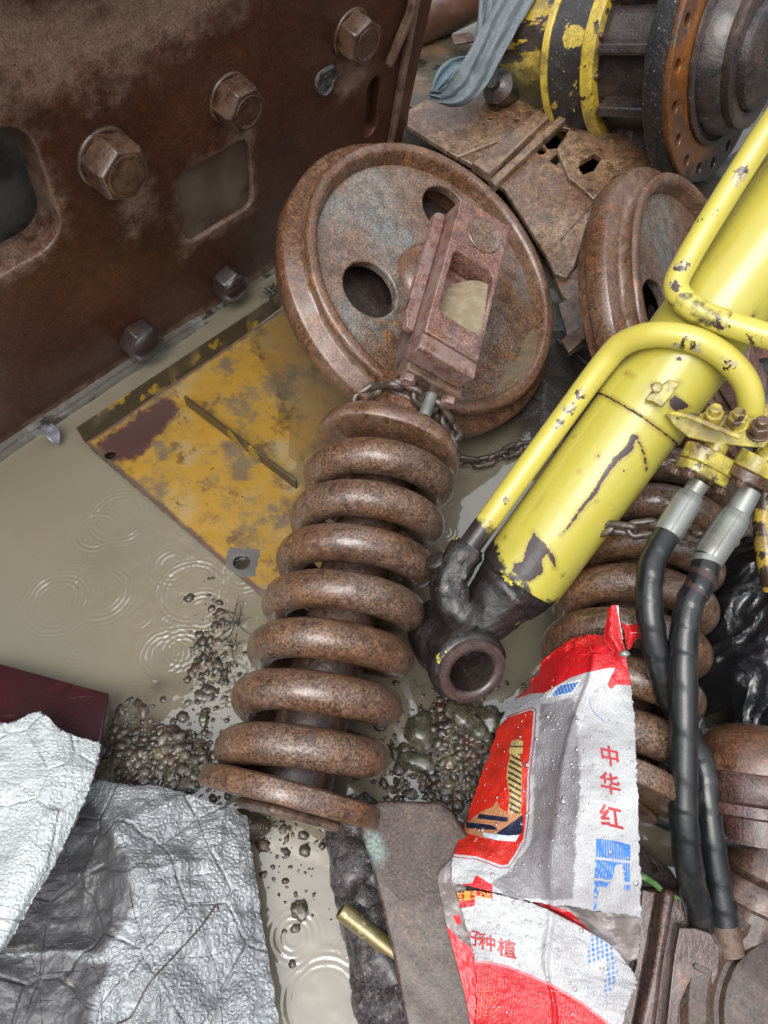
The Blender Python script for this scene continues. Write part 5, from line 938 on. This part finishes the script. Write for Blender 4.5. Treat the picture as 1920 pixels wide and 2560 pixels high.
# lettering laid on the sack
Mw = sk.matrix_basis
def bvh_of(objs):
    vs = []; fs = []
    for o in objs:
        k = len(vs); vs += [Mw @ v.co for v in o.data.vertices]; fs += [tuple(i+k for i in p.vertices) for p in o.data.polygons]
    return BVHTree.FromPolygons(vs, fs)
SB = bvh_of([upper, lower])
def letters(txt, o_px, xd, yd, m, bold=.0, lift=.0016, shear=0.):
    cu = bpy.data.curves.new('t', 'FONT'); cu.body = txt; cu.size = 1.0; cu.offset = bold; cu.resolution_u = 3
    ob = bpy.data.objects.new('t', cu); me = bpy.data.meshes.new_from_object(ob)
    b = MB().add([v.co for v in me.vertices], [tuple(p.vertices) for p in me.polygons]); bpy.data.objects.remove(ob); bpy.data.curves.remove(cu); bpy.data.meshes.remove(me)
    b = dense(b, .07, 6); vs = []
    for x, y, _ in b.v:
        x += shear*y; u, v = o_px[0]+xd[0]*x+yd[0]*y, o_px[1]+xd[1]*x+yd[1]*y; d = ray(u, v); h = SB.ray_cast(CAM, d.normalized())
        vs.append(h[0]-d.normalized()*lift if h[0] is not None else None)
    ok = lambda f: all(vs[i] is not None for i in f); fs = [f for f in b.f if ok(f)]; keep = sorted({i for f in fs for i in f}); mp = {i: k for k, i in enumerate(keep)}
    if not fs: return
    MB().add([vs[i] for i in keep], [tuple(mp[i] for i in f) for f in fs]).build('lettering', m, sk, 180, world=True)
M['ink_red'] = mat('red ink', (.60, .025, .035), [dict(c=(.70, .30, .30), s=220, lo=.62, hi=.68, k=.6)], rough=(.3, .4), bumps=((300, .0004),), coat=.3)
M['ink_gold'] = mat('gold ink', (.85, .48, .06), [], rough=(.3, .4), bumps=(), coat=.3)
k = 1/2.592
for ch, (x, y), s_ in (('\u4e2d', z7(1300, 1100), 54), ('\u534e', z7(1300, 1280), 56), ('\u7ea2', z7(1300, 1500), 62)):
    letters(ch, (x, y), (s_*.95, s_*.22), (-s_*.12, -s_), 'ink_red', .018)
for ch, (x, y), s_ in (('\u597d', z8(410, 1025), 44), ('\u79cd', z8(508, 1058), 45), ('\u690d', z8(630, 1100), 49)):
    letters(ch, (x, y), (s_, s_*.22), (-s_*.02, -s_), 'ink_red', .012)
letters('\u542b\u91cf:9.75k', z8(358, 752), (20, -1.2), (0, -30), 'ink_gold', .02)
# rain drops on the sack
def drop_mat():
    N = Nodes('rain drops'); tr = N.new('ShaderNodeBsdfTransparent'); gl = N.new('ShaderNodeBsdfGlossy'); gl.inputs['Roughness'].default_value = .03
    lw_ = N.new('ShaderNodeLayerWeight'); lw_.inputs[0].default_value = .35; b = N.new('ShaderNodeMixShader'); N.set(b.inputs[0], N.math('ADD', N.math('MULTIPLY', lw_.outputs['Facing'], .75), .22)); N.t.links.new(tr.outputs[0], b.inputs[1]); N.t.links.new(gl.outputs[0], b.inputs[2]); N.t.links.new(b.outputs[0], N.out.inputs[0]); return N.m
M['drop'] = drop_mat(); db = MB()
for _ in range(1500):
    u, v = rnd.uniform(1130, 1610), rnd.uniform(1700, 2540); 
    if rnd.random() > (.9 if 1300 < u < 1460 and 1780 < v < 2110 else .35): continue
    d = ray(u, v).normalized(); h = SB.ray_cast(CAM, d)
    if h[0] is None: continue
    nr = h[1] if h[1].dot(d) < 0 else -h[1]; r_ = .0014*math.exp(rnd.gauss(0, .42)); db.lathe([(r_, 0), (r_*.85, r_*.35), (r_*.5, r_*.6), (0, r_*.68)], frame(h[0]+nr*.0004, nr), 8)
kind(db.build('rain_drops', 'drop', sk, 180, world=True), 'stuff')

# ------------------------------------------------------------------ silver bubble foil
def foil_mat(name, base, rough, metal, bub=105):
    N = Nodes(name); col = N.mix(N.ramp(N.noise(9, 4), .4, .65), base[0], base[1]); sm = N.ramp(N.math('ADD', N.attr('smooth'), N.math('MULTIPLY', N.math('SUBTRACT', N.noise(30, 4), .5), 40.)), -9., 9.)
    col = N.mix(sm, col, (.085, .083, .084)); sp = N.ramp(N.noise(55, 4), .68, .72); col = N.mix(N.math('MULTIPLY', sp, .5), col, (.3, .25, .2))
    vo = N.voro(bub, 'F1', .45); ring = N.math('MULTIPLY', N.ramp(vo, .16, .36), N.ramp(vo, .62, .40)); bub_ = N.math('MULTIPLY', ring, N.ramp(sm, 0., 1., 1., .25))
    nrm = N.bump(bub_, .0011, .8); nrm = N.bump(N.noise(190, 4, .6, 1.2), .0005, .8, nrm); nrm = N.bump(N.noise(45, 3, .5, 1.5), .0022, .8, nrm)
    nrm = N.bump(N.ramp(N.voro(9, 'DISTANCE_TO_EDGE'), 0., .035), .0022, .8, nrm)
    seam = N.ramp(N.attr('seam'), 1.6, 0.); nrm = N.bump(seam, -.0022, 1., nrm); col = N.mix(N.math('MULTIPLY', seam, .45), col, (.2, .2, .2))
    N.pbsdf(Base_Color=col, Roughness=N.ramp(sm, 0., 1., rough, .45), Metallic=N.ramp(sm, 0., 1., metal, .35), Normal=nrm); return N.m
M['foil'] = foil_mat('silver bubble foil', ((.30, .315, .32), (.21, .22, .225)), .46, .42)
M['foil_white'] = foil_mat('white silver foil', ((.50, .53, .525), (.43, .46, .455)), .5, .2)
def rows_px(rows): return [[tuple(W(*p)) for p in r] for r in rows]
def z9(x, y): return x/1.728, 1640+y/1.728
rf = rows_px([[z9(350, 525)+(.04,), z9(560, 555)+(.055,), z9(740, 570)+(.06,), z9(930, 635)+(.055,), z9(1068, 690)+(.04,)],
    [z9(160, 760)+(.05,), z9(360, 730)+(.065,), z9(560, 740)+(.085,), z9(840, 780)+(.075,), z9(1085, 810)+(.045,)],
    [z9(0, 960)+(.05,), z9(330, 930)+(.06,), z9(565, 930)+(.092,), z9(850, 940)+(.08,), z9(1108, 950)+(.045,)],
    [z9(-80, 1180)+(.06,), z9(300, 1150)+(.06,), z9(560, 1150)+(.09,), z9(860, 1170)+(.08,), z9(1148, 1190)+(.045,)],
    [z9(-120, 1400)+(.08,), z9(220, 1390)+(.075,), z9(480, 1390)+(.085,), z9(860, 1400)+(.075,), z9(1182, 1410)+(.045,)],
    [z9(-140, 1680)+(.09,), z9(200, 1690)+(.08,), z9(470, 1690)+(.08,), z9(880, 1700)+(.07,), z9(1228, 1700)+(.045,)]])
def crease(S_, T_, P):
    X = P[..., 0]; Y = P[..., 1]; f1_ = fbm(X, Y, 9, 2, 1); f2_ = fbm(X, Y, 17, 2, 3)
    return .030*(.12-np.abs(f1_))+.016*(.1-np.abs(f2_))+.004*fbm(X, Y, 55, 3, 5)
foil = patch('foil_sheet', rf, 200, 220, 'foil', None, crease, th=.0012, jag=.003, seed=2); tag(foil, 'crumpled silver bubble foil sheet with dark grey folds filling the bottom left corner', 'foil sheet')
X, Y = uvxy(foil); Z9 = lambda *p: [z9(*q) for q in p]
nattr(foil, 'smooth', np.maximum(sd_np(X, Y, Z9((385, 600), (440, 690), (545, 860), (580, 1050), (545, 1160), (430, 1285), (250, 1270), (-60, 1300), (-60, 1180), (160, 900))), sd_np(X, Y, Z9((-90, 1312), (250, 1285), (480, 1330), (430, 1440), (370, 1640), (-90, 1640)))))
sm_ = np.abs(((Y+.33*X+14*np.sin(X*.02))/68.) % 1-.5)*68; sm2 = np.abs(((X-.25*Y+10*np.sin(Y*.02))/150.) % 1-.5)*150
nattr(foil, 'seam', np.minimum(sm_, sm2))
r1 = rows_px([[z9(-90, 270)+(.10,), z9(40, 285)+(.11,), z9(170, 238)+(.115,), z9(270, 320)+(.115,), z9(442, 375)+(.10,)],
    [z9(-90, 540)+(.12,), z9(60, 540)+(.13,), z9(190, 545)+(.135,), z9(310, 550)+(.13,), z9(400, 545)+(.115,)],
    [z9(-90, 820)+(.13,), z9(30, 820)+(.14,), z9(130, 820)+(.145,), z9(220, 820)+(.14,), z9(285, 815)+(.125,)],
    [z9(-90, 1060)+(.14,), z9(0, 1060)+(.15,), z9(60, 1060)+(.15,), z9(110, 1060)+(.145,), z9(150, 1055)+(.13,)],
    [z9(-110, 1300)+(.15,), z9(-60, 1300)+(.15,), z9(-30, 1295)+(.15,), z9(-5, 1285)+(.145,), z9(18, 1275)+(.135,)]])
f_w = patch('foil_sheet', r1, 120, 160, 'foil_white', None, lambda S_, T_, P: crease(S_, T_, P)*.35, th=.003, jag=.008, seed=5); tag(f_w, 'torn white bubble foil piece with ragged top edge, lying on the silver sheet', 'foil sheet')
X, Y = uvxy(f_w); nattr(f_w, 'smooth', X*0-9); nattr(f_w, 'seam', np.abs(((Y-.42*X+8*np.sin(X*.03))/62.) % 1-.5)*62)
FB = BVHTree.FromPolygons([v.co.copy() for v in foil.data.vertices], [tuple(p.vertices) for p in foil.data.polygons])
wp = []
for x, y in spline([z9(945, 1098), z9(938, 1074), z9(915, 1105), z9(860, 1180), z9(760, 1290), z9(650, 1410), z9(600, 1500), z9(565, 1560), z9(505, 1590)], 8):
    h = FB.ray_cast(CAM, ray(x, y).normalized()); wp.append((h[0] if h[0] is not None else W(x, y, .08))+V((0, 0, .0022)))
tag(MB().tube(wp, .0011, 8).build('wire', 'bolt_dark', None, 60), 'thin black wire lying bent across the silver foil sheet', 'wire')

# ------------------------------------------------------------------ maroon plate, steel bar and what lies round it
q, _ = quadslab('maroon_plate', [(-60, 1642), (272, 1733), (236, 1948), (-60, 1948)], [1.33, 1.285, 1.19, 1.19], .02, mat('maroon primer plate', (.062, .013, .017), [dict(c=(.042, .010, .013), s=9, lo=.45, hi=.62), dict(c=(.16, .07, .06), s=60, lo=.64, hi=.70, k=.6, st=(.3, 2, 1)), dict(c=(.03, .01, .012), s=25, lo=.56, hi=.68)], rough=(.15, .3), bumps=((40, .0012), (160, .0006)), coat=.5), None, .003); tag(q, 'wet maroon painted steel plate sticking out above the white foil', 'steel plate')
M['bar'] = mat('pinkish grey rusty bar', (.060, .034, .024), [dict(c=(.085, .056, .042), s=7, lo=.44, hi=.62), dict(c=(.06, .05, .045), s=20, lo=.64, hi=.69, k=.75), dict(c=(.17, .085, .05), s=13, lo=.56, hi=.7, k=.7), dict(c=(.22, .16, .13), s=140, lo=.57, hi=.66, k=.45, d=6, ro=.75), dict(c=(.035, .022, .018), s=110, lo=.57, hi=.64, k=.7, d=6, ro=.75), dict(c=(.18, .26, .24), attr='patina', s=30, amp=.03, w=.006, k=.6)], rough=(.18, .45), bumps=((30, .001), (220, .0006)), coat=.22, coat_rough=.12, grit=1., spec=.3)
bpx = [(888, 2030), (905, 2012), (960, 2001), (1050, 2003), (1100, 2006), (1132, 2030), (1160, 2075), (1200, 2120), (1250, 2250), (1270, 2400), (1290, 2700), (1050, 2700), (1010, 2540), (985, 2400), (955, 2270), (925, 2150), (903, 2085)]
pn = V((-.06, -.12, 1)).normalized(); po_ = W(1000, 2250, .115); BMf = frame(po_, pn, (1, 0, 0)); BMi = BMf.inverted()
bar = thing('steel_bar', 'flat pinkish grey rusty steel bar with rounded end, half covered by the torn sack', 'steel bar', BMf)
ob = dense(MB().plate([tuple((BMi @ WP(u, v, po_, pn)).xy) for u, v in bpx], [], .040, I4, .005, 3), .03).build('bar_body', 'bar', bar, 30)
pc = W(935, 2130, .1); vattr(ob, 'patina', lambda p: .03-(p-pc).length)
M['asphalt'] = mat('black gritty lump', (.045, .036, .038), [dict(c=(.12, .10, .10), s=90, lo=.5, hi=.64), dict(c=(.30, .28, .28), s=170, lo=.62, hi=.66, k=.6)], rough=(.2, .5), bumps=((70, .01), (200, .004)), coat=.35, grit=1.)
tag(MB().rock(tuple(W(905, 2120, .03)), .052, 3, 4, (1.0, 1.35, .9), .25, .4).build('steel_block', 'asphalt', None, 50), 'dark crumbling rust block under the left edge of the flat bar', 'steel block')
lump = MB()
for i, (u, v, r_) in enumerate(((915, 2240, .05), (930, 2320, .052), (955, 2400, .055), (975, 2490, .055), (1000, 2590, .06))): lump.rock(tuple(W(u, v, .012)), r_, 20+i, 4, (.9, 1.15, .8), .2, .25)
tag(lump.build('gritty_slab', 'asphalt', None, 60), 'long black gritty slab along the left side of the flat steel bar', 'slab')
br = thing('brass_tube', 'short greenish brass threaded tube end beside the flat steel bar', 'tube', frame(W(852, 2274, .075), W(1000, 2392, .045)-W(852, 2274, .075)))
MB().lathe([(.0095, .0), (.0125, .0), (.0132, .001), (.0132, .13), (.0095, .13)], I4, 40).build('tube_wall', mat('greenish brass', (.30, .24, .10), [dict(c=(.18, .17, .08), s=20, lo=.45, hi=.62), dict(c=(.48, .44, .30), s=90, lo=.58, hi=.68)], rough=(.2, .4), metallic=.5, bumps=((150, .001),), coat=.4), br, 40)
MB().lathe([(.0095, .13), (.0095, .012), (0, .012)], I4, 30).build('bore', 'inside', br, 60)

# ------------------------------------------------------------------ black plastic bag
M['bag'] = mat('black bin bag plastic', (.012, .0125, .014), [dict(c=(.022, .024, .028), s=8, lo=.5, hi=.7)], rough=(.10, .25), bumps=((30, .006), (110, .002)), coat=.6, coat_rough=.06)
b = MB(); nb_ = 150
c0 = W(1945, 1640, .0)
for j in range(nb_+1):
    for i in range(nb_+1):
        s_, t_ = i/nb_*2-1, j/nb_*2-1; x, y = c0.x+s_*.175, c0.y+t_*.24; r_ = math.hypot(s_, t_)
        rg = 1-abs(n3((x*9, y*7, .3)))*2.2; rg2 = 1-abs(n3((x*21+4, y*18, 2.3)))*2.2; rg3 = 1-abs(n3((x*48, y*44, 5.)))*2
        z = .20*clamp(1.12-r_**2.2)**.7*1.0+.030*rg+.016*rg2+.006*rg3-.05
        b.v.append((x+.02*n3((x*12, y*12, 9)), y+.02*n3((x*12, y*12, 19)), z))
for j in range(nb_):
    for i in range(nb_):
        if math.hypot((i+.5)/nb_*2-1, (j+.5)/nb_*2-1) < .97+.12*n3((i*.09, j*.09, 4)): q0 = j*(nb_+1)+i; b.f.append((q0, q0+1, q0+nb_+2, q0+nb_+1))
o = b.build('plastic_bag', 'bag', None, 28); s = o.modifiers.new('thick', 'SOLIDIFY'); s.thickness = .001; tag(o, 'crumpled glossy black plastic bag at the right edge beside the hoses', 'plastic bag')

# ------------------------------------------------------------------ stones, gravel, twigs, leaf
M['stone'] = mat('wet grey green stone', (.085, .08, .05), [dict(c=(.15, .14, .09), s=14, lo=.45, hi=.65), dict(c=(.06, .055, .045), s=30, lo=.5, hi=.66), dict(c=(.30, .27, .21), s=90, lo=.6, hi=.7, k=.6)], rough=(.15, .4), bumps=((50, .003), (180, .0012)), coat=.4, coat_rough=.08, grit=.7)
M['stone_pale'] = mat('pale wet stone', (.20, .16, .09), [dict(c=(.34, .29, .20), s=20, lo=.45, hi=.65), dict(c=(.13, .10, .06), s=40, lo=.55, hi=.7)], rough=(.15, .4), bumps=((60, .002),), coat=.5, coat_rough=.08)
M['pebble'] = mat('wet brown pebbles', (.042, .031, .022), [dict(c=(.10, .08, .05), s=45, lo=.45, hi=.6), dict(c=(.085, .042, .027), s=28, lo=.52, hi=.62), dict(c=(.05, .042, .035), s=60, lo=.55, hi=.65)], rough=(.12, .4), bumps=((160, .003),), coat=.4, coat_rough=.1, grit=.8)
ST = [(1050, 1826, .034, (.95, 1.2, .6), .1, 'stone', 'biggest blocky grey green stone right of the coil spring'), (1150, 1790, .030, (1.2, .8, .45), .5, 'stone', 'flat oval grey stone just below the black cylinder eye'), (1039, 1902, .032, (1.3, .6, .5), .25, 'stone', 'long rounded dark stone lying in the puddle right of the lower coils'),
      (1012, 1872, .014, (1, 1, .7), 0, 'stone', 'small round grey stone between the blocky and the long stone'), (985, 1880, .014, (.55, 1.3, .6), -.2, 'stone', 'narrow upright dark stone beside the lower coils'), (1096, 1862, .012, (1, 1, .7), .3, 'stone', 'small dark stone right of the blocky stone'), (1077, 1922, .012, (.8, 1.1, .6), .4, 'stone', 'small dark stone at the right end of the long stone'),
      (1124, 1906, .0125, (.8, 1.1, .7), .2, 'stone_pale', 'yellowish pebble standing out of the brown mud'), (1122, 1966, .011, (1, 1, .6), 0, 'stone_pale', 'pale round pebble below the yellowish one'), (1228, 1802, .034, (1, .8, .6), .7, 'stone', 'dark muddy stone right under the eye of the yellow cylinder'), (1195, 1830, .03, (1.2, .7, .5), .9, 'stone', 'brown muddy stone beside the red edge of the sack'),
      (509, 1797, .014, (.8, 1.1, .7), .1, 'stone', 'grey pebble in clear water left of the coil spring'), (486, 1942, .013, (1, 1, .7), 0, 'stone', 'dark pebble left of the lowest coil'), (399, 1884, .013, (1, .9, .7), .4, 'stone_pale', 'yellowish stone on the gravel patch above the foil'), (428, 1938, .018, (.9, 1.2, .6), .4, 'stone', 'largest grey stone of the gravel patch above the foil'), (747, 2275, .019, (.9, 1.0, .6), .1, 'stone', 'lone grey stone in the water right of the silver foil'), (1000, 1962, .012, (.9, 1.2, .6), .5, 'stone', 'small grey stone between the long stone and the flat bar')]
for i, (u, v, r_, sq, rot, m, lb) in enumerate(ST):
    p = W(u, v, .006); o = MB().rock((0, 0, 0), r_*.78, 40+i, 3, sq, -rot, .38).build('stone', m, None, 50); o.location = (p.x, p.y, max(.004, float(ground_h(np.array([p.x]), np.array([p.y]))[0])+r_*sq[2]*.2)); tag(o, lb, 'stone', 'stones in the puddle')
gb = MB(); cand = []
for u, v, ru, rv_, n_ in ((385, 1895, 140, 95, 800), (1150, 1900, 120, 170, 620), (1130, 1790, 100, 50, 120), (525, 1640, 50, 150, 260), (600, 1900, 150, 120, 170), (700, 2100, 200, 60, 90), (1060, 1960, 120, 50, 120), (740, 2200, 90, 130, 45), (960, 1860, 70, 120, 70)):
    for _ in range(n_): cand.append((rnd.gauss(u, ru*.52), rnd.gauss(v, rv_*.52)))
for i, (u, v) in enumerate(cand):
    p = W(u, v, 0); g_ = float(ground_h(np.array([p.x]), np.array([p.y]))[0])
    if p.x > .42 or v < 1440: continue
    r_ = .0036*math.exp(rnd.gauss(0, .6)); r_ = min(r_, .011); gb.rock((p.x, p.y, max(g_+r_*.1, -.35*r_*rnd.random())), r_, i % 60, 2 if r_ > .006 else 1, (1, rnd.uniform(.6, 1.3), rnd.uniform(.45, .7)), rnd.uniform(0, 3), .4)
kind(gb.build('gravel', 'pebble', None, 50), 'stuff')
tg = MB()
def twigs(u, v, ru, rv_, n_, L, r_):
    for _ in range(n_):
        p = W(rnd.gauss(u, ru), rnd.gauss(v, rv_), rnd.uniform(.004, .03)); a = rnd.uniform(0, 6.28); e = rnd.uniform(-.2, .5); l = L*rnd.uniform(.4, 1.2); d = V((math.cos(a)*math.cos(e), math.sin(a)*math.cos(e), math.sin(e)))
        tg.tube([p, p+d*l*.5+V((rnd.gauss(0, .003), rnd.gauss(0, .003), rnd.gauss(0, .003))), p+d*l], [r_, r_*.8, r_*.3], 5)
twigs(572, 1610, 8, 40, 22, .022, .001); twigs(585, 1560, 8, 20, 14, .045, .0010); twigs(683, 735, 10, 14, 60, .028, .0012); twigs(560, 1700, 16, 30, 16, .022, .0011)
kind(tg.build('plant_litter', mat('black plant litter', (.03, .024, .018), [dict(c=(.08, .06, .04), s=90, lo=.5, hi=.6)], rough=(.3, .6), bumps=()), None, 60), 'stuff')
lf = MB(); lc = W(134, 1088, .02); la = (W(120, 1060, .026)-W(150, 1118, .012)).normalized(); ls = la.cross(V((0, 0, 1))).normalized()
for i in range(9):
    f = i/8; wd = .0155*math.sin(math.pi*min(1, .12+f*.9))**.8
    for j in range(5): g_ = j/4*2-1; lf.v.append(tuple(lc+la*(.026-.052*f)+ls*(g_*wd)+V((0, 0, .004*abs(g_)-.002*math.sin(f*9)))))
for i in range(8):
    for j in range(4): lf.f.append((i*5+j, i*5+j+1, (i+1)*5+j+1, (i+1)*5+j))
o = lf.build('fallen_leaf', mat('grey wet leaf', (.20, .19, .23), [dict(c=(.30, .29, .33), s=60, lo=.5, hi=.65)], rough=(.25, .5), bumps=((150, .001),), coat=.3), None, 180); o.modifiers.new('thick', 'SOLIDIFY').thickness = .0006; tag(o, 'small grey curled leaf caught on the foot ledge of the machine frame', 'leaf')
